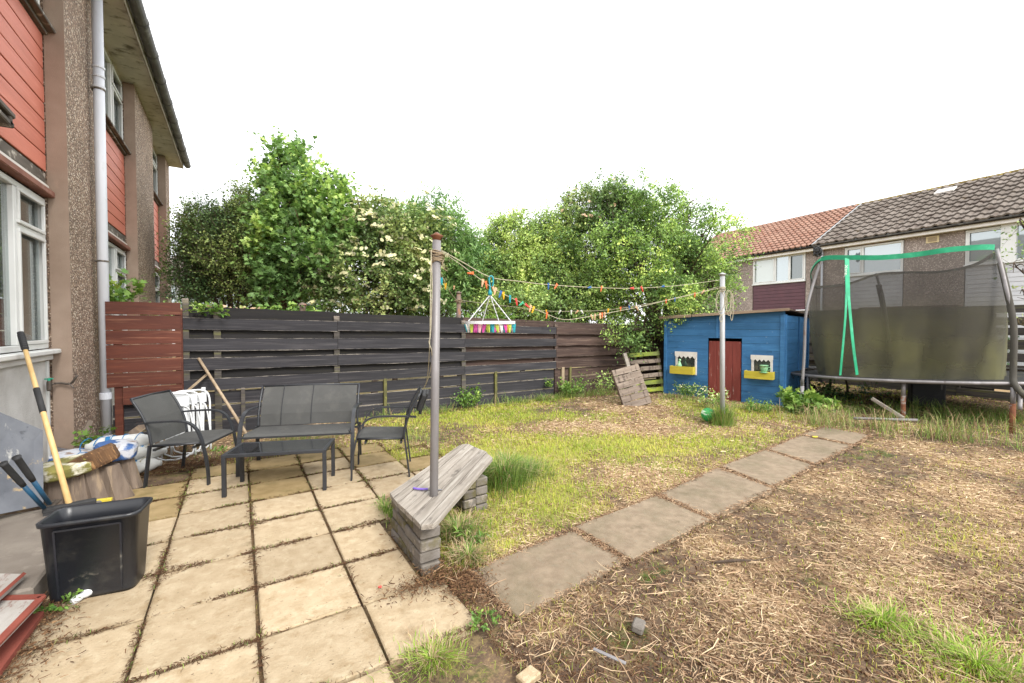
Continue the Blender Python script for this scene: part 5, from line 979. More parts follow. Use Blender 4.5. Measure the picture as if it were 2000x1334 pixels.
# ============================================================ TRAMPOLINE
tc_=np.array([11.4,3.0]); TR=2.22
tr=T('trampoline','round trampoline with sagging dark safety net and green edging, right of the playhouse','trampoline',(tc_[0],tc_[1],0))
def tp3(u,v,d): p=PD(u,v,d); return (p[0]-tc_[0],p[1]-tc_[1],p[2])
def ringz(x,y): return .675-.045*(y)+.0*x
rp_=[(TR*math.cos(a),TR*math.sin(a),ringz(TR*math.cos(a),TR*math.sin(a))) for a in np.linspace(0,6.2832,49)[:-1]]
O('frame',tube(rp_,.028,10,True),'galvanised',tr,smooth=True)
mp=[(.88*x,.88*y,z-.02) for x,y,z in rp_]; O('mat',(mp+[(0,0,.60)],[(i,(i+1)%48,48) for i in range(48)]),'tramp_mat',tr)
O('edge_pad',(( [(1.0*x,1.0*y,z+.032) for x,y,z in rp_]+[(.86*x,.86*y,z+.02) for x,y,z in rp_]),[(i,(i+1)%48,(i+1)%48+48,i+48) for i in range(48)]),'tramp_mat',tr)
rr=random.Random(9); O('springs',join(*[tube([(x*.88,y*.88,z-.015),(x*.99,y*.99,z)],.012,5) for x,y,z in rp_]+[bar((x*1.0,y*1.0,z-.01),(x*.98,y*.98,z-.12),.02,.006) for x,y,z in rp_[::3]]),'metal_dark',tr,kind='stuff')
legs=[(1567,742,8.36,'galvanised'),(1765,745,7.2,'rust'),(1979,757,6.45,'rust')]
for u,v,d,mt in legs:
    p=Vector(tp3(u,v,d)); l=T('leg','x','x'); del l['label']; del l['category']; l.parent=tr
    O('upper_leg',tube([tuple(p),(p.x,p.y,.42)],.030,12),'galvanised',l,smooth=True); O('lower_leg',tube([(p.x,p.y,.45),(p.x,p.y,-.02)],.034,12),mt,l,smooth=True)
for a in (20,60,100,150): x,y=TR*math.cos(R(a)),TR*math.sin(R(a)); O('leg',tube([(x,y,ringz(x,y)),(x,y,0)],.03,10),'metal_dark',tr,smooth=True)
# enclosure poles
def pl(pts): return smooth_pts([tp3(*p) for p in pts],5)
O('net_pole',tube(pl([(1567,750,8.32),(1571,690,8.34),(1574,615,8.38),(1587,560,8.48),(1605,505,8.6)]),.026,10),'galvanised',tr,smooth=True)
O('net_pole',tube(pl([(1992,800,6.32),(1992,762,6.40),(1979,735,6.50),(1980,640,6.55),(1966,565,6.65),(1947,487,6.85)]),.025,10),'galvanised',tr,smooth=True)
O('foam_sleeve',tube(pl([(2004,775,6.30),(1982,752,6.44),(1979,725,6.51),(1980,640,6.55),(1968,572,6.65),(1954,514,6.80)]),.040,12),'foam',tr,smooth=True)
O('net_pole',tube(pl([(1740,700,10.6),(1727,610,10.5),(1719,565,10.4),(1711,534,10.3)]),.026,8),'galvanised',tr,smooth=True)
O('foam_sleeve',tube(pl([(1742,720,10.6),(1727,610,10.5),(1716,556,10.4)]),.055,10),'foam',tr,smooth=True)
# netting: top edge / bottom edge columns
top=[(1605,506,8.5),(1660,503,8.0),(1720,503,7.65),(1790,497,7.35),(1860,487,7.05),(1941,483,6.88),(1938,496,7.4),(1897,518,8.3),(1833,530,9.3),(1765,531,10.0),(1712,535,10.25),(1660,552,10.35),(1607,559,10.2),(1590,556,9.6),(1584,532,9.0)]
bot=[(1622,740,8.3),(1660,741,7.9),(1720,743,7.6),(1790,745,7.3),(1860,749,7.0),(1938,752,6.85),(1960,745,7.5),(1950,735,8.4),(1900,722,9.5),(1820,715,10.4),(1740,712,10.7),(1680,712,10.8),(1620,716,10.4),(1603,722,9.8),(1604,733,8.9)]
Tm=smooth_pts([tp3(*p) for p in top],5,True); Bm=smooth_pts([tp3(*p) for p in bot],5,True); n=len(Tm); m_=14; V=[];Fs=[]
for j in range(m_+1):
    f=j/m_
    for i in range(n):
        p=Tm[i]*(1-f)+Bm[i]*f; c=np.array([p[0],p[1]]); rdir=c/np.linalg.norm(c); bulge=.10*math.sin(math.pi*f)+.035*math.sin(i*.9+f*3)*f+.02*math.sin(i*2.3+f*7)*f; p=p+np.array([rdir[0]*bulge,rdir[1]*bulge,.012*math.sin(i*1.3)*f]); V.append(tuple(p))
for j in range(m_):
    for i in range(n): Fs.append((j*n+i,j*n+(i+1)%n,(j+1)*n+(i+1)%n,(j+1)*n+i))
O('safety_net',(V,Fs),'netting',tr,smooth=True)
def strip(pts,w,mt,nm,th=.006,up=(0,0,1)): O(nm,sweep(pts,[(-th,-w/2),(th,-w/2),(th,w/2),(-th,w/2)],upv=up),mt,tr)
pts=[Tm[i]+np.array([0,0,0]) for i in range(0,26)]; strip([tuple(p) for p in pts],.085,'green_strap','green_edging',.012)
pts=[Tm[i%n] for i in range(n-8,n+1)]; strip([tuple(p) for p in pts],.05,'green_strap','green_edging',.010)
pts=[Tm[i%n]*.995 for i in range(30,n-6)]; strip([tuple(p) for p in pts],.05,'foam','dark_edging',.008)
def fcard(pxs): return [tp3(*p) for p in pxs]
R3=(rt[0],rt[1],0)
O('door_strap',sweep(fcard([(1654,505,7.84),(1655,540,7.72),(1656,580,7.66)]),[(-.04,-.004),(.04,-.004),(.04,.004),(-.04,.004)],upv=tuple(-fw)),'green_strap',tr)
O('door_strap',sweep(smooth_pts(fcard([(1653,575,7.66),(1651,620,7.60),(1645,690,7.58),(1641,733,7.66)]),4),[(-.018,-.004),(.018,-.004),(.018,.004),(-.018,.004)],upv=tuple(-fw)),'green_strap',tr)
O('door_strap',sweep(smooth_pts(fcard([(1657,575,7.66),(1661,620,7.58),(1667,680,7.54),(1674,732,7.62)]),4),[(-.024,-.004),(.024,-.004),(.024,.004),(-.024,.004)],upv=tuple(-fw)),'green_strap',tr)
# faded white lettering down the strap (read sideways, mostly worn off)
cu_=bpy.data.curves.new('lettering','FONT'); cu_.body='Xtreme'; cu_.size=.095; cu_.extrude=.0008; cu_.align_x='LEFT'
lt=bpy.data.objects.new('lettering',cu_); scene.collection.objects.link(lt); dg=bpy.context.evaluated_depsgraph_get(); me=bpy.data.meshes.new_from_object(lt.evaluated_get(dg)); bpy.data.objects.remove(lt)
me.materials.append(MATS['white_paint']); lt=bpy.data.objects.new('lettering',me); scene.collection.objects.link(lt); lt.parent=tr; q=tp3(1650,517,7.72); lt.location=q; lt.rotation_euler=Euler((R(90),R(90),-YAW-R(2)),'XYZ'); lt.scale=(1,.8,1)
# clutter below and around
tag(O('storage_box',box(.75,.5,.62,(0,0,.31),.02),'grip_black',None,tuple(G(1800,805)+np.array([1.2,.25,0])),(0,0,R(20))),'black storage box standing in the dark under the trampoline','box')
tag(O('metal_pipe',tube([(0,0,0),(.8,-.55,-.02)],.022,10),'galvanised',None,tuple(PD(1668,817,6.9)),smooth=True),'fallen grey metal pipe in the weeds in front of the trampoline','pipe')
tag(O('timber_offcut',box(.5,.04,.05,(0,0,0),.004),'bench_wood',None,tuple(PD(1733,797,7.3)),(R(10),R(35),R(-70))),'weathered timber offcut slanting in the weeds beside the middle trampoline leg','timber')
# garden table top seen over the far fence
t=T('wooden_table','dark wooden table seen through the net just above the far fence','table',tuple(PD(1772,640,13.2)),R(-88))
O('table_top',box(2.3,.5,.06,(0,0,.62),.01),'fence_brown',t)
for x in (-1.0,.85): O('leg',box(.30,.1,1.6,(x,0,-.21),.005),'fence_brown',t)

# ============================================================ RIGHT HOUSES
HO=(22.0,3.1); HR=math.atan2(-.9965,-.084)
HB=T('terraced_house','far terraced house with mossy brown tiled roof and white boarded bays behind the trampoline','house',(HO[0],HO[1],0),HR)
HRd=T('terraced_house','far terraced house with red tiled roof and maroon boarded panel behind the playhouse','house',(HO[0],HO[1],0),HR)
def fwall(Hh,s0,s1,z0,z1,mt='pebbledash_far',nm='wall'): O(nm,box(s1-s0,.25,z1-z0,(-(s0+s1)/2,.125,(z0+z1)/2)),mt,Hh)
def fbay(Hh,s0,s1,z0,z1,cols,pan,zp0,glasses):
    # recess filled with window over a boarded panel
    W=s1-s0; cs=[(-c,[],1 if i in (0,2) else 0,glasses[i]) for i,c in enumerate(cols)]
    window(Hh,-s1,-s0,z0,z1,cs,.02,.075,dep=.10,frame='upvc')
    O('window_sill',box(W+.04,.14,.05,(-(s0+s1)/2,-.02,z0-.027),.008),'upvc',Hh)
    n=int((z0-.055-zp0)/.155); h=(z0-.055-zp0)/n
    for k in range(n): O('board',xf(box(W-.02,.02,h-.004,(0,0,0),.003),rot=(R(-5),0,0)),pan,Hh,(-(s0+s1)/2,.02,zp0+h*(k+.5)))
    O('backing',box(W,.1,z0-zp0,(-(s0+s1)/2,.12,(z0+zp0)/2)),'gap_dark',Hh)
# red-roofed house s 6.42..14.5
fwall(HRd,6.42,6.88,0,5.1); fwall(HRd,9.5,14.5,0,5.1); fwall(HRd,6.88,9.5,0,2.36)
fbay(HRd,6.9,9.48,3.76,5.08,[8.32,7.64,6.9],'maroon',2.38,['glass_blind','glass_far','glass_far_dark'])
fwall(HB,5.30,6.40,0,5.1); fwall(HB,1.50,3.23,0,5.1); fwall(HB,-9,-2.6,0,5.1)
fbay(HB,3.25,5.28,3.78,5.0,[4.62,3.25],'white_board',.1,['glass_far','glass_far'])
fbay(HB,-2.5,1.48,3.78,5.02,[.42,-2.5],'white_board',.1,['glass_far','glass_far'])
O('mullion_panel',box(.36,.12,1.3,(-.42,-.02,4.4),.005),'upvc',HB)
for Hh,a,b_,tm,rh,tw,nr in ((HRd,6.42,14.6,'tile_red',None,.26,14),(HB,-9,6.40,'tile_brown',None,.36,11)):
    O('fascia',box(b_-a,.03,.20,(-(a+b_)/2,-.28,5.14),.004),'white_paint',Hh); O('soffit',box(b_-a,.28,.02,(-(a+b_)/2,-.13,5.06)),'white_paint',Hh)
    gp=[(.06*math.cos(t),.06*math.sin(t)) for t in np.linspace(math.pi,2*math.pi,7)]; gp+=[(.053*math.cos(t),.053*math.sin(t)) for t in np.linspace(2*math.pi,math.pi,7)]
    O('gutter',sweep([(-b_,-.36,5.25),(-a,-.36,5.25)],gp),'gutter_grey' if Hh is HB else 'grip_black',Hh)
    for k in range(int((b_-a)/1.1)): O('gutter_joint',xf(tube([(-.03,0,0),(.03,0,0)],.066,10),(-a-.5-1.1*k,-.36,5.25)),'gutter_grey',Hh)
    y0,z0,y1,z1=-.38,5.24,3.9,7.66; sl=math.hypot(y1-y0,z1-z0); ang=math.atan2(z1-z0,y1-y0)
    O('roof_deck',xf(box(b_-a,sl,.05,(0,0,0)),(-(a+b_)/2,(y0+y1)/2,(z0+z1)/2-.06),(ang,0,0)),'gap_dark',Hh)
    O('roof_deck',xf(box(b_-a,sl,.05,(0,0,0)),(-(a+b_)/2,2*y1-(y0+y1)/2,(z0+z1)/2-.06),(-ang,0,0)),tm,Hh)
    # pantiles: real wavy courses, each tile stepped over the one below
    nc=int((b_-a)/tw); px=[0,.2,.4,.55,.7,.85,1.]; pz=[0,.014,.0,.026,.062,.044,.0]; V=[];Fs=[]; rw=sl/nr; rr=random.Random(2)
    for r_ in range(nr):
        for c_ in range(nc):
            x0=-b_+c_*tw; d0=rr.uniform(-.004,.004); d1=rr.uniform(-.008,.008); o=len(V)
            for (q,hh) in ((r_*rw-.02+d1,.085),(( r_+1)*rw+.04,.012)):
                for a_,b2 in zip(px,pz):
                    yy=y0+q*math.cos(ang)-(hh+b2+d0)*math.sin(ang); zz=z0+q*math.sin(ang)+(hh+b2+d0)*math.cos(ang); V.append((x0+a_*tw,yy,zz))
            for a_,b2 in zip(px,pz):
                q=r_*rw-.02+d1; hh=.024; yy=y0+q*math.cos(ang)-(hh+b2+d0)*math.sin(ang); zz=z0+q*math.sin(ang)+(hh+b2+d0)*math.cos(ang); V.append((x0+a_*tw,yy,zz))
            for i in range(6): Fs+=[(o+i,o+i+1,o+8+i,o+7+i),(o+14+i,o+15+i,o+1+i,o+i)]
    rg=np.repeat([0.],1)
    O('roof_tiles',(V,Fs),tm,Hh,kind='stuff')
    k=a
    while k<b_-.2: O('ridge_tile',xf(tube([(-.225,0,0),(.225,0,0)],.085,8),(-(k+.23)+rr.uniform(-.004,.004),y1,z1+.01+rr.uniform(-.006,.006)),(0,0,rr.uniform(-.01,.01))),'ridge_moss' if Hh is HB else 'tile_brown',Hh); k+=.46
O('verge',bar((-6.41,-.42,5.30),(-6.41,3.9,7.74),.05,.04),'galvanised_light',HRd)
O('gable_wall',wallprism([(9.0,0),(9.0,5.1),(9.0,5.1)],0,7) if False else box(.2,7.4,5.1,(8.9,3.9,2.55)),'pebbledash_far',HB); O('gable_wall',box(.2,7.4,5.1,(-14.4,3.9,2.55)),'pebbledash_far',HRd)
O('rooflight',xf(box(.62,.42,.07,(0,0,0),.01),(-3.06,3.2-.10,7.33),(R(29.5),0,0)),'white_paint',HB)
vn=O('wall_vent',box(.37,.03,.24,(-2.38,-.018,4.87),.004),'cream',HB); O('vent_ridges',join(*[box(.26,.02,.018,(-2.38,-.04,4.80+.035*k)) for k in range(5)]),'flake_paint' if False else 'roof_edge',vn)
t=T('cable_bundle','black cables and fittings bunched at the eaves where the two far roofs meet','cables',tuple(PD(1598,490,18.4)),HR)
rr=random.Random(8); O('cables',join(*[tube(smooth_pts([(rr.uniform(-.16,.16),rr.uniform(-.1,.02),rr.uniform(-.25,.18)) for _ in range(5)],3),.03,6) for k in range(8)]),'grip_black',t,smooth=True)
O('fitting',box(.2,.12,.16,(0,-.05,.03),.02),'grip_black',t)
O('downpipe',tube([(-6.15,-.08,0),(-6.15,-.08,5.1)],.045,10),'pipe_white',HB,smooth=True)
# brick shed wall glimpsed between playhouse and trampoline, pale shed beyond the fence
# far left bungalow beyond the trees
t=T('far_house','pale rendered house with tiled roof glimpsed between the left terrace and the dark shrub','house',tuple(PD(372,700,26)*np.array([1,1,0])),R(-35))
bz=float(PD(372,543,26)[2]); rz_=float(PD(372,482,26)[2])
O('wall',box(9,6,bz,(1.5,3,bz/2)),'white_board',t); V=[(-3.3,-.4,bz-.1),(6.3,-.4,bz-.1),(6.3,3,rz_),(-3.3,3,rz_),(6.3,6.4,bz-.1),(-3.3,6.4,bz-.1)]; O('roof',(V,[(0,1,2,3),(3,2,4,5),(0,3,5),(1,4,2)]),'tile_brown',t)
O('fascia',box(9.6,.05,.2,(1.5,-.42,bz-.12)),'metal_dark',t)
for x in (-1.4,.6,2.6): O('window',box(1.1,.06,1.1,(x,-.02,bz-1.0),.01),'glass_far',t)

# ============================================================ TREES AND BUSHES
tree('shrub_tree','dark small-leaved shrub with spiky shoots, nearest the left terrace','shrub',PD(455,700,10.6)*np.array([1,1,0]),
  [lobe(445,515,10.6,80,72),lobe(400,470,10.3,42,50),lobe(500,555,10.6,75,55),lobe(478,470,10.5,48,55),lobe(392,560,10.2,42,42),lobe(545,575,10.8,50,40),lobe(368,440,10.3,10,34),lobe(474,408,10.4,10,34),lobe(430,440,10.4,38,26),lobe(510,450,10.5,30,50)],9500,11,.38,.06,'small','leaf_cotoneaster',seed=3,droop=-.05,upbias=1.0,tone=.10,gap=.36)
tree('sycamore_tree','tall young sycamore with broad lobed leaves, the highest tree behind the dark fence','tree',PD(560,700,10.)*np.array([1,1,0]),
  [lobe(565,350,10.,42,50),lobe(600,400,10.,72,48),lobe(555,440,9.9,55,50),lobe(645,430,10.1,48,58),lobe(600,500,10,92,66),lobe(545,305,10,20,32),lobe(583,305,10,12,22),lobe(665,385,10,22,26),lobe(530,400,9.9,26,50),lobe(580,570,10,80,36),lobe(520,345,10,14,12)],2700,9,.34,.108,'lobed','leaf_sycamore',bark='bark_brown',seed=5,droop=.05,upbias=.7,trunk_r=.07)
tree('elder_tree','elder bush covered in flat cream flower heads, between the sycamore and the near pole','tree',PD(730,700,10.1)*np.array([1,1,0]),
  [lobe(720,460,10.3,60,55),lobe(775,490,10.2,75,62),lobe(690,530,10,62,50),lobe(745,570,10,95,42),lobe(820,500,10.2,42,50),lobe(690,455,10.3,40,40),lobe(800,560,10,60,40),lobe(660,580,9.9,50,26)],5200,9,.28,.085,'small','leaf_elder',seed=6,droop=.12,flowers=('flower_cream',900,.16),tone=.02)
tree('peach_tree','fresh green tree with long narrow drooping leaves, right behind the near pole','tree',PD(860,700,11)*np.array([1,1,0]),
  [lobe(845,430,11,52,40),lobe(880,470,11,55,52),lobe(900,530,11,46,60),lobe(830,530,11.2,52,70),lobe(800,430,11.2,28,26),lobe(870,590,11,70,36)],2600,12,.40,.15,'lance','leaf_peach',seed=8,droop=.45,upbias=.8)
tree('hedge_bush','loose pale green overgrown hedge between the narrow-leaved tree and the big hawthorn','hedge',PD(1020,700,12)*np.array([1,1,0]),
  [lobe(950,505,12,52,56),lobe(1010,490,12,62,52),lobe(1080,490,12,62,58),lobe(985,560,12,90,55),lobe(1090,560,11.8,80,60),lobe(925,580,11.6,50,40),lobe(1040,610,11.5,120,30),lobe(985,445,12,24,16),lobe(1065,440,12,20,16),lobe(1030,530,12.2,90,62),lobe(1120,600,11.7,80,36)],15000,10,.33,.07,'small','leaf_hedge',seed=9,droop=.15,upbias=.6,tone=.04,gap=.33)
tree('hawthorn_tree','huge spreading green hawthorn rising above the corner of the fence beside the playhouse','tree',PD(1290,700,11.6)*np.array([1,1,0]),
  [lobe(1205,420,11.8,72,52),lobe(1290,440,11.8,85,52),lobe(1365,470,11.9,62,56),lobe(1150,500,11.6,72,62),lobe(1240,510,11.5,95,72),lobe(1340,545,11.6,90,72),lobe(1180,560,11.4,70,52),lobe(1270,600,11.3,90,55),lobe(1392,560,11.8,42,60),lobe(1200,380,11.8,38,20),lobe(1345,405,11.9,30,18),lobe(1395,430,11.9,28,22),lobe(1225,600,10.8,60,40),lobe(1235,645,10.55,52,34),lobe(1265,650,10.7,28,40),lobe(1130,560,11.6,60,60)],16500,11,.34,.07,'small','leaf_hawthorn',seed=12,droop=.25,upbias=.5,trunk_r=.12,gap=.37)
tree('elder_tree','elder shoots with dull pinkish flower heads poking from the top of the big hawthorn','tree',PD(1170,700,12.6)*np.array([1,1,0]),
  [lobe(1160,410,12,46,40),lobe(1130,450,12,38,30),lobe(1200,400,12,40,34)],900,9,.32,.085,'small','leaf_elder',seed=16,flowers=('flower_pink',45,.12),limbs=False)
for (u,v,d,rx,ry,lb,sd) in ((772,420,11.8,16,30,'small dark conifer tip between the elder and the narrow-leaved tree',31),(1106,410,12.4,7,22,'slim conifer tip standing left of the big hawthorn crown',32)):
    tree('conifer_tree',lb,'conifer',PD(u,700,d)*np.array([1,1,0]),[lobe(u,v,d,rx,ry),lobe(u,v+50,d,rx*1.6,34),lobe(u,v+110,d,rx*2,40)],420,9,.2,.05,'oval','leaf_conifer',seed=sd,upbias=1.2,limbs=False)
tree('laurel_bush','dark glossy bush growing low under the left side of the trampoline','bush',PD(1650,830,9.8)*np.array([1,1,0]),
  [lobe(1620,790,9.6,50,34),lobe(1680,785,9.8,40,34),lobe(1600,810,9.3,30,20),lobe(1720,800,10.2,34,26)],700,9,.26,.075,'oval','leaf_laurel',seed=20,limbs=False,trunk_r=.03)
tree('young_tree','sparse pale green branches reaching in at the right edge above the far fence','tree',PD(2130,700,8.2)*np.array([1,1,0]),
  [lobe(1996,440,8.2,22,10),lobe(1984,520,8.1,30,22),lobe(2000,575,8.1,16,12),lobe(1996,635,8.1,24,18),lobe(2080,480,8.2,70,90)],95,7,.30,.07,'oval','leaf_elder',seed=21,droop=.3,trunk_r=.05,tone=.2)
tree('garden_bush','dense dark green bush behind the trampoline fence at the right','bush',PD(1960,690,14.6)*np.array([1,1,0]),[lobe(1995,700,14.4,60,50),lobe(1820,720,15.4,70,40),lobe(1700,720,15.8,60,40),lobe(1900,740,14.8,60,40)],800,9,.3,.08,'oval','leaf_laurel',seed=22,limbs=False,tone=.15)
# the back row beyond the fence, darker and further off, read one by one through gaps only
for (u,v,d,rx,ry,lb,sd) in ((620,590,13.5,110,50,'deep green bush low behind the sycamore trunk',41),(800,600,13.8,110,46,'deep green bush low behind the elder',42),(440,590,14.5,80,44,'deep green bush low behind the dark shrub',43)):
    tree('back_bush',lb,'bush',PD(u,700,d)*np.array([1,1,0]),[lobe(u,v,d,rx,ry),lobe(u-40,v+10,d,rx*.6,ry*.9),lobe(u+50,v+10,d,rx*.6,ry*.9)],1500,9,.34,.09,'small','leaf_laurel',seed=sd,limbs=False,tone=.12)

def plant(name,lb,cat,p,r,h,n,nl,size,kind,lm,seed,droop=.3,up=1.2,spreadz=.3,group=None,flowers=None):
    rs=np.random.default_rng(seed); t=T(name,lb,cat,tuple(p),0,group)
    a=rs.uniform(0,6.283,n); rad=r*np.sqrt(rs.uniform(0,1,n))*.6; b=np.column_stack([rad*np.cos(a),rad*np.sin(a),rs.uniform(0,spreadz*h,n)])
    D=nrm(np.column_stack([np.cos(a)*rs.uniform(.1,1,n),np.sin(a)*rs.uniform(.1,1,n),np.full(n,up)])); L=h*rs.uniform(.5,1.,n)
    V,Fi,rn,tip=sprigs(b,D,L,nl,size,kind,np.clip(rs.normal(.5,.18,n),0,1),rs,droop); fast('leaves',V,Fi,3,rn,lm,t,kind='stuff')
    V,Fq=stems(b,tip,np.full(n,.003)); fast('stems',V,Fq,4,np.full(len(V),.5),'bark_leaf' if lm!='leaf_weed' else 'leaf_weed',t,kind='stuff')
    if flowers:
        fm,fs=flowers; V,Fi,nv=place_leaves(tip,nrm(rs.normal(0,1,tip.shape)),nrm(np.array([0,0,1.])+rs.normal(0,.4,tip.shape)),np.full(n,fs),'flower'); fast('flowers',V,Fi,3,np.repeat(rs.uniform(0,1,n),nv),fm,t,kind='stuff')
    return t
plant('weed_plant','bushy green weed at the fence foot right of the near pole','weed',PY(918,792,7.6)*np.array([1,1,0]),.22,.5,46,8,.06,'oval','leaf_weed',51)
plant('weed_plant','bushy green weed at the fence foot by the pale wooden post','weed',PY(1118,782,7.55)*np.array([1,1,0]),.34,.5,60,8,.06,'oval','leaf_weed',52)
plant('weed_plant','straggling bramble at the foot of the brown fence, left of the grey pallet','weed',PY(1165,778,7.5)*np.array([1,1,0]),.5,.75,34,9,.055,'oval','leaf_hawthorn',53)
plant('weed_plant','small bright weed growing through the fence boards','weed',PY(1072,757,7.78),.12,.16,14,6,.06,'oval','leaf_weed',54,spreadz=1)
plant('flowering_weed','low weed with tiny white flowers along the playhouse wall, left of the red door','weed',PX(1350,782,8.6)*np.array([1,1,0])+np.array([0,0,0.]),.42,.40,80,8,.045,'oval','leaf_weed',55,flowers=('flower_cream',.03))
plant('flowering_weed','small rose-like weed climbing at the left foot of the red door','weed',G(1392,797),.24,.46,40,8,.05,'oval','leaf_hawthorn',56,flowers=('flower_cream',.035))
plant('weed_plant','low weed under the right window box of the playhouse','weed',G(1480,806),.32,.30,44,8,.045,'oval','leaf_weed',57)
plant('broadleaf_plant','lush bright green plant at the corner between playhouse and trampoline','plant',G(1562,806),.34,.48,60,7,.13,'lobed','leaf_weed',58)
plant('broadleaf_plant','leafy green plant at the foot of the left trampoline pole','plant',G(1602,812),.30,.34,36,7,.12,'oval','leaf_weed',59)
plant('creeper_sprig','bright green leafy sprig hanging over the top board near the brown fence','creeper',PY(425,612,7.74)-np.array([.12,0,.02]),.12,.26,16,6,.085,'oval','leaf_weed',60,up=.3,droop=.5)
plant('hydrangea_bush','green shrub with faded pinkish flowers showing over the left end of the dark fence','shrub',PY(440,612,8.6)-np.array([0,0,.35]),.5,.55,50,8,.09,'oval','leaf_elder',61,flowers=('flower_pink',.09))
plant('hydrangea_bush','pinkish flower head with leaves rising over the dark fence before the sycamore','shrub',PY(482,608,8.5)-np.array([0,0,.3]),.16,.42,14,7,.09,'oval','leaf_weed',62,flowers=('flower_pink',.08))
plant('garden_shrub','pale green climbing leaves over the brown fence beside the drainpipe','shrub',PY(232,575,8.25)-np.array([.0,0,.35]),.26,.72,36,8,.10,'lobed','leaf_weed',63)
plant('garden_shrub','pale leaves showing above the right end of the brown fence','shrub',PY(325,592,8.3)-np.array([.0,0,.28]),.45,.35,50,8,.06,'oval','leaf_elder',64)
plant('garden_shrub','low bright leaves just above the dark fence under the elder','shrub',PY(560,600,8.6)-np.array([.0,0,.25]),.7,.34,50,8,.09,'oval','leaf_weed',65)
plant('garden_shrub','pale green leaves above the dark fence right of the rusty pole','shrub',PY(960,622,8.7)-np.array([.0,0,.3]),.8,.5,90,8,.09,'oval','leaf_weed',66)
plant('roof_plant','yellow-green plants showing above the playhouse roof behind it','plant',PD(1440,607,12.2)-np.array([0,0,.5]),.55,.62,70,8,.06,'lance','leaf_hedge',67)
plant('garden_weed','green weed climbing beside the foot of the drainpipe','weed',PX(178,878,-1.42),.05,.34,9,6,.06,'lobed','leaf_weed',68)
plant('garden_weed','small trailing green weed by the black tub and timber boards','weed',G(110,1192)+np.array([-.02,.02,.0]),.10,.12,16,6,.032,'oval','leaf_weed',69,up=.35)
plant('garden_weed','bright broad-leaved weed beside the plank seat pier','weed',G(925,1065),.09,.15,12,6,.06,'lance','leaf_weed',70,up=.6)
plant('garden_weed','small green weed under the garden bench at the patio edge','weed',PD(430,893,5.6),.06,.14,8,5,.07,'oval','leaf_weed',71)
plant('garden_weed','feathery green weed at the patio edge near the first path slab','weed',G(945,1215),.1,.07,16,7,.022,'oval','leaf_weed',72,up=.4)

# ============================================================ GRASS, STRAW, LITTER
def blades(P,h,w,lean,ldir,rnd,rs):
    n=len(P); a=ldir+rs.normal(0,.6,n); side=np.column_stack([-np.sin(a),np.cos(a),np.zeros(n)])*(w/2)[:,None]; ld=np.column_stack([np.cos(a),np.sin(a),np.zeros(n)])
    mid=P+ld*(lean*h*.32)[:,None]; mid[:,2]+=h*.6; tip=P+ld*(lean*h)[:,None]; tip[:,2]+=h*(1-.35*np.clip(lean,0,1.6))
    V=np.stack([P-side,P+side,mid-side*.8,mid+side*.8,tip],1).reshape(-1,3); Ft=np.array([(0,1,3),(0,3,2),(2,3,4)]); return V,(Ft[None]+(np.arange(n)*5)[:,None,None]).reshape(-1,3),np.repeat(rnd,5)
def strands(P,L,w,rnd,rs,lift=.5):
    n=len(P); a=rs.uniform(0,6.283,n); d=np.column_stack([np.cos(a),np.sin(a),rs.normal(0,.18*lift,n)]); b=a+rs.normal(0,.5,n); d2=np.column_stack([np.cos(b),np.sin(b),rs.normal(-.05,.25*lift,n)])
    s=np.column_stack([-np.sin(a),np.cos(a),rs.normal(0,.5,n)])*(w/2)[:,None]; m=P+d*(L*.5)[:,None]; e=m+d2*(L*.5)[:,None]
    for q in (m,e): q[:,2]=np.maximum(q[:,2],P[:,2]*.0+np.minimum(P[:,2],.004))
    V=np.stack([P-s,P+s,m-s,m+s,e-s*.5,e+s*.5],1).reshape(-1,3); Ft=np.array([(0,1,3,2),(2,3,5,4)]); return V,(Ft[None]+(np.arange(n)*6)[:,None,None]).reshape(-1,4),np.repeat(rnd,6)
gs_=np.random.default_rng(77)
def sample(n,frac=.62):
    k=int(n*frac); u=gs_.uniform(-350,2350,k); v=705+(gs_.uniform(0,1,k)**1.0)*950; z=-(v-V0)/F
    r=fw[None]+rt[None]*((u-1000)/F)[:,None]+up[None]*z[:,None]; t=-CH/r[:,2]; A=CC+r*t[:,None]; A=A[(t>0)]
    B=np.column_stack([gs_.uniform(-1.3,14,n-k),gs_.uniform(.1,7.8,n-k),np.zeros(n-k)]); P=np.concatenate([A,B])
    return P[(P[:,1]<7.76)&(P[:,0]<15)&(P[:,0]>-1.55)&(P[:,1]>.0)]
def shedmask(P): c,s=math.cos(-sang),math.sin(-sang); x=(P[:,0]-SA[0])*c-(P[:,1]-SA[1])*s; y=(P[:,0]-SA[0])*s+(P[:,1]-SA[1])*c; return (x>-.02)&(x<SL+.02)&(y>0.02)&(y<DP)
def patiozone(P): return (P[:,0]<1.09)&(P[:,1]<6.03)|((P[:,0]<2.1)&(P[:,1]>4.07)&(P[:,1]<5.1))
def dist(P): return np.maximum((P-CC)@fw,.6)
P=sample(330000); g,s=stuffmask(P); slab=inslab(P)|ragged(P,.07)|shedmask(P)
dens=np.clip((g-.20)*1.5,.07,.9); keep=(~slab)&(gs_.uniform(0,1,len(P))<dens*np.where(patiozone(P),.12,1)); Pk=P[keep]; gk=g[keep]; Pk[:,2]=gz(Pk[:,0],Pk[:,1])
d=dist(Pk); n=len(Pk); h=gs_.uniform(.018,.055,n)*(.6+.8*gk)*(1+.0*d); w=np.maximum(.0022,d*.0011); tone=np.clip(fbm(Pk[:,0],Pk[:,1],1.7,41,3)*.9+gs_.normal(.05,.2,n),0,1)
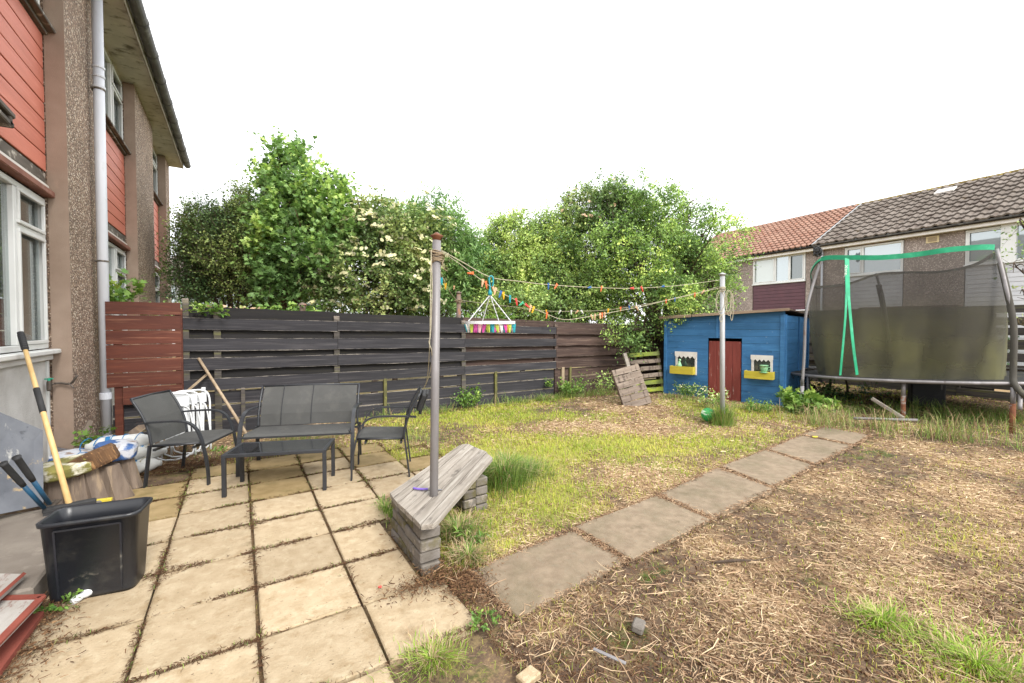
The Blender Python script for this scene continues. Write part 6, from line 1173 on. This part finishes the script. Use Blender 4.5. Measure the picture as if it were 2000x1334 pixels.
V,Fi,rn=blades(Pk,h,w,gs_.uniform(.1,1.3,n),gs_.uniform(0,6.28,n),tone,gs_); fast('lawn_grass',V,Fi,3,rn,'grass_blade',None,kind='stuff',label='short yellow-green lawn grass in uneven patches over the garden',category='grass')
P=sample(400000); g,s=stuffmask(P); slab=inslab(P)|ragged(P,.09)|shedmask(P)
dens=np.clip((s-.10)*1.35,.08,1); keep=(~slab)&(gs_.uniform(0,1,len(P))<dens*np.where(patiozone(P),.0,1)); Pk=P[keep]; sk=s[keep]; Pk[:,2]=gz(Pk[:,0],Pk[:,1])+gs_.uniform(0,.014,len(Pk)); d=dist(Pk); n=len(Pk)
V,Fi,rn=strands(Pk,gs_.uniform(.015,.075,n)*(1+.7*(gs_.uniform(0,1,n)>.94)),np.maximum(.0026,d*.00105)*gs_.uniform(.5,1.6,n),np.clip(gs_.normal(.42,.34,n)+.65*(sk-.3)+.5*(fbm(Pk[:,0],Pk[:,1],3.1,61,3)-.5),0,1),gs_); fast('dry_clippings',V,Fi,4,rn,'straw',None,kind='stuff',label='dry straw-coloured grass clippings strewn over the bare soil',category='clippings')
# sparse long pale stalks
P=sample(2000,.8); g,s=stuffmask(P); P=P[~(inslab(P)|inpath(P)|shedmask(P)|patiozone(P))]; P[:,2]=.02+gs_.uniform(0,.015,len(P)); n=len(P)
V,Fi,rn=strands(P,gs_.uniform(.07,.20,n),np.full(n,.0034),np.clip(gs_.normal(.75,.2,n),0,1),gs_,.3); fast('dry_stalks',V,Fi,4,rn,'straw',None,kind='stuff',label='longer pale dry stalks scattered over the clippings',category='stalks')
# brown matted fibres
P=sample(110000,.75); g,s=stuffmask(P); k=(gs_.uniform(0,1,len(P))<np.where(P[:,1]>2.55+.095*(P[:,0]-1.2),.25,1))&~(inslab(P)|ragged(P,.07)|shedmask(P)|patiozone(P))&(gs_.uniform(0,1,len(P))<np.clip(1.1-s-g*.8,.1,1)); P=P[k]; n=len(P); d=dist(P); P[:,2]=gz(P[:,0],P[:,1])+gs_.uniform(0,.010,n)
V,Fi,rn=strands(P,gs_.uniform(.012,.05,n),np.maximum(.0017,d*.0008),np.clip(gs_.normal(.45,.3,n),0,1),gs_); fast('brown_thatch',V,Fi,4,rn,'brown_litter',None,kind='stuff',label='matted brown dead fibres over the bare soil',category='thatch')
# dark mulch crumbs
P=sample(110000,.8); P=P[~(inslab(P)|inpath(P,.04)|shedmask(P)|patiozone(P))]; n=len(P); P[:,2]=gz(P[:,0],P[:,1])+.004
V,Fi,nv=place_leaves(P,nrm(gs_.normal(0,1,(n,3))),nrm(gs_.normal(0,1,(n,3))+np.array([0,0,1.2])),gs_.uniform(.006,.02,n),'small'); fast('mulch',V,Fi,3,np.repeat(gs_.uniform(0,.7,n),nv),'brown_litter',None,kind='stuff',label='dark brown crumbs of mulch and dead leaf on the soil',category='mulch')
# debris and moss in the patio joints
pts=[]
for x in SLABX[:]: 
    for y0,y1 in zip(SLABY,SLABY[1:]): k=int(260*(1.4 if x in (-.455,1.088) else .7)); pts.append(np.column_stack([np.full(k,x)+gs_.normal(0,.008,k),gs_.uniform(y0,y1,k)]))
for y in SLABY: k=2200; pts.append(np.column_stack([gs_.uniform(-1,1.1,k),np.full(k,y)+gs_.normal(0,.007,k)])); k=600; pts.append(np.column_stack([gs_.uniform(1.1,2.1,k),np.full(k,y)+gs_.normal(0,.009,k)]))
P=np.concatenate(pts); clus=fbm(P[:,0],P[:,1],3.2,91,2); P=P[(gs_.uniform(0,1,len(P))<np.clip((clus-.46)*4,.05,.8))&((P[:,0]<1.1)|(P[:,1]>4.05))]
clus=fbm(P[:,0],P[:,1],3.2,91,2); P=P+gs_.normal(0,1,P.shape)*(np.clip(clus-.55,0,1)*.10)[:,None]; n=len(P); P=np.column_stack([P,gs_.uniform(-.006,.006,n)+.002]); d=dist(P)
V,Fi,rn=strands(P,gs_.uniform(.010,.035,n),np.maximum(.0025,d*.0011),gs_.uniform(0,.55,n),gs_,.7); fast('joint_debris',V,Fi,4,rn,'brown_litter',patio,kind='stuff')
P2=P[gs_.uniform(0,1,len(P))<np.where(P[:,1]>4,.16,.05)]; n=len(P2)
V,Fi,rn=blades(P2,gs_.uniform(.008,.03,n),np.full(n,.003),gs_.uniform(.2,1.4,n),gs_.uniform(0,6.28,n),gs_.uniform(.2,.9,n),gs_); fast('joint_moss',V,Fi,3,rn,'grass_lush',patio,kind='stuff')
# joints of the path, soil and litter spilling over slab edges
pts=[]
for q in PATH:
    for a in range(4):
        A=np.array(q[a]);B=np.array(q[(a+1)%4]); k=420; f=gs_.uniform(0,1,(k,1)); pts.append(A+(B-A)*f+gs_.normal(0,.016,(k,2)))
P=np.concatenate(pts); n=len(P); P=np.column_stack([P,np.full(n,.008)+gs_.uniform(0,.012,n)]); d=dist(P)
V,Fi,rn=strands(P,gs_.uniform(.015,.05,n),np.maximum(.0025,d*.001),np.clip(gs_.normal(.35,.25,n),0,1),gs_,.7); fast('edge_litter',V,Fi,4,rn,'straw',pth,kind='stuff')
# litter under the white chairs / by the wall and at the lower-left boards
def scatter(cx,cy,rx,ry,n): return np.column_stack([cx+gs_.normal(0,rx,n),cy+gs_.normal(0,ry,n),np.full(n,.012)+gs_.uniform(0,.02,n)])
P=np.concatenate([scatter(-.65,6.2,.3,.12,2600),scatter(-1.0,3.0,.10,.25,2200),scatter(-.95,3.35,.06,.1,500),scatter(-1.2,2.9,.2,.3,1500),scatter(.95,2.53,.14,.06,600),scatter(1.17,2.42,.09,.12,1000),scatter(-.2,6.15,.5,.10,1600),scatter(1.12,2.9,.08,.3,900)]); n=len(P)
V,Fi,rn=strands(P,gs_.uniform(.01,.04,n),np.full(n,.0045),np.clip(gs_.normal(.5,.3,n),0,1),gs_,.9); fast('leaf_litter',V,Fi,4,rn,'brown_litter',None,kind='stuff',label='dead brown litter heaped at the patio edges, boards and piers',category='litter')
# tall tufts
def tuft(lb,cx,cy,r,h,n,seed,mt='grass_lush',straw=.1,lean=(.2,1.1),w=.006,ry=None,name='grass_tuft'):
    rs=np.random.default_rng(seed); t=T(name,lb,'grass tuft',(cx,cy,0)); a=rs.uniform(0,6.283,n); q=np.minimum(np.abs(rs.normal(0,.55,n)),1.5); P=np.column_stack([r*q*np.cos(a),(ry or r)*q*np.sin(a),np.full(n,-.01)])
    V,Fi,rn=blades(P,h*rs.uniform(.25,1.1,n)*(1-.30*q),np.full(n,w)*rs.uniform(.6,1.2,n),rs.uniform(*lean,n),a,np.clip(rs.normal(.45,.25,n),0,1),rs); fast('blades',V,Fi,3,rn,mt,t,kind='stuff')
    k=int(n*straw); 
    if k: P=P[:k]; V,Fi,rn=blades(P,h*rs.uniform(.5,1.1,k),np.full(k,w*.7),rs.uniform(.3,1.3,k),a[:k],rs.uniform(.4,1,k),rs); fast('dry_blades',V,Fi,3,rn,'straw',t,kind='stuff')
    return t
tuft('tall green grass tuft round the foot of the far clothes pole',P2b.x,P2b.y,.20,.46,700,101,lean=(.05,.9))
c=G(985,945); tuft('long green grass tuft behind the plank seat',c[0],c[1],.30,.42,1100,102)
c=G(935,950); tuft('long grass growing up beside the far brick pier of the plank seat',c[0],c[1],.22,.30,700,103)
c=G(895,1050); tuft('ragged grass tuft in front of the plank seat, by its near pier',c[0],c[1],.20,.20,600,104,straw=.4)
c=G(915,1095); tuft('yellowing grass tuft at the corner of the first path slab',c[0],c[1],.14,.14,400,105,straw=.7)
c=G(750,1000); tuft('thin green grass tuft between the patio and the near pier of the seat',c[0]+.02,c[1],.07,.14,260,106,ry=.3)
c=G(845,1290); tuft('low bright green grass tuft at the bottom beside the patio edge',c[0],c[1],.20,.08,600,107,mt='grass_bright',lean=(.6,1.5),w=.004,straw=.5)
c=G(1725,1215); tuft('bright green grass tuft in the clippings, lower right',c[0],c[1],.20,.10,480,108,mt='grass_bright',lean=(.5,1.5),w=.005,straw=.3)
c=G(1910,1300); tuft('wide lush grass patch in the bottom right corner',c[0],c[1],.42,.09,1100,109,mt='grass_bright',lean=(.5,1.5),w=.005,straw=.3)
c=G(1030,925); tuft('feathery grass tuft on the lawn right of the seat',c[0],c[1],.32,.22,600,110)
# long grass strips: fence foot, playhouse foot, trampoline
def strip_grass(name,lb,pts,wd,n,h,seed,straw=.3):
    rs=np.random.default_rng(seed); P=[]
    seg=[(np.array(a),np.array(b_)) for a,b_ in zip(pts,pts[1:])]; L=np.array([np.linalg.norm(b_-a) for a,b_ in seg]); idx=rs.choice(len(seg),n,p=L/L.sum()); f=rs.uniform(0,1,n)[:,None]
    A=np.array([s_[0] for s_ in seg])[idx]; B=np.array([s_[1] for s_ in seg])[idx]; P=A+(B-A)*f+rs.normal(0,wd,(n,2)); cl=fbm(P[:,0],P[:,1],2.4,seed,2); P=P[rs.uniform(0,1,n)<np.clip((cl-.3)*3,.1,1)]; P=P[~shedmask(np.column_stack([P,P[:,0]]))]; P=P[P[:,1]<7.78]; n=len(P); P=np.column_stack([P,np.full(n,-.01)]); d=dist(P)
    m=rs.uniform(0,1,n)<straw; hh=h*rs.uniform(.3,1.1,n)*(.5+fbm(P[:,0],P[:,1],3,seed+3,2))
    for sel,mt,nm in ((~m,'grass_lush',name),(m,'straw','dry_'+name)):
        k=sel.sum(); V,Fi,rn=blades(P[sel],hh[sel],np.maximum(.0035,d[sel]*.0007),rs.uniform(.2,1.7,k),rs.uniform(0,6.28,k),np.clip(rs.normal(.5,.25,k),0,1),rs); fast(nm,V,Fi,3,rn,mt,None,kind='stuff',label=('green ' if mt=='grass_lush' else 'dry pale ')+lb,category='long grass')
g2=lambda u,v: tuple(G(u,v)[:2])
strip_grass('long_grass','long grass along the foot of the dark fence',[(1.9,7.55),(4,7.6),(6.5,7.55),(8.6,7.3)],.11,4200,.24,201,.2)
strip_grass('tall_weeds','tall seeding grass in front of the trampoline',[g2(1545,822),g2(1640,832),g2(1760,850),g2(1880,858),g2(2060,872)],.20,3600,.44,202,.45)
strip_grass('playhouse_grass','rough grass along the playhouse front',[g2(1300,776),g2(1420,795),g2(1540,815)],.13,1500,.20,203,.35)
strip_grass('shadow_grass','grass straggling under the trampoline',[g2(1650,805),g2(1800,812),g2(2000,822)],.35,2600,.32,204,.1)
strip_grass('patio_edge_grass','grass between the back of the patio and the fence',[(-.2,6.5),(1.0,6.7),(2.0,6.5),(2.3,5.6)],.22,3800,.12,205,.25)
# bits and pieces on the ground
b=G(1247,1228); tag(O('brick_fragment',box(.09,.06,.04,(0,0,0),.008),'brick_grey',None,(b[0],b[1],.015),(R(8),R(4),R(30))),'small broken brick lying in the clippings, lower middle','brick')
b=G(1190,1290); tag(O('metal_strip',box(.16,.018,.006,(0,0,0),.001),'galvanised',None,(b[0],b[1],.022),(0,R(4),R(-62))),'small grey metal strip lying on the soil at the bottom','metal strip')
b=G(1032,1326); tag(O('slab_fragment',box(.10,.07,.03,(0,0,0),.006),'slab',None,(b[0],b[1],.01),(0,0,R(12))),'small buff slab fragment at the bottom edge of the picture','slab fragment')
b=G(1450,1100); tag(O('dead_stick',tube(smooth_pts([(-.2,.03,.01),(-.05,0,.015),(.1,-.03,.01),(.24,-.02,.012)],4),[.006+.004*math.sin(k*.5) for k in range(13)],7),'bark',None,(b[0],b[1],.012),(0,0,R(-16)),smooth=True),'dark dead stick lying on the clippings right of the path','stick')
b=G(1592,857); tag(O('yellow_leaf',xf(lathe([(0,0),(.05,.004),(.06,.012)],8),sc=(1,.5,1)),'yellow_paint',None,(b[0],b[1],.02)),'small yellow fallen object at the edge of the far path slab','litter')
b=G(742,1150); tag(O('red_fragment',box(.02,.014,.01,(0,0,0),.003),'peg_red',None,(b[0],b[1],.012)),'tiny red plastic fragment in the patio joint by the pier','fragment')
b=PX(215,975,-1.0); tag(O('yellow_tool',box(.11,.04,.03,(0,0,0),.012),'yellow_paint',None,tuple(PD(203,977,3.8)),(0,0,R(-8))),'yellow plastic tool handle just showing behind the black tub','tool')
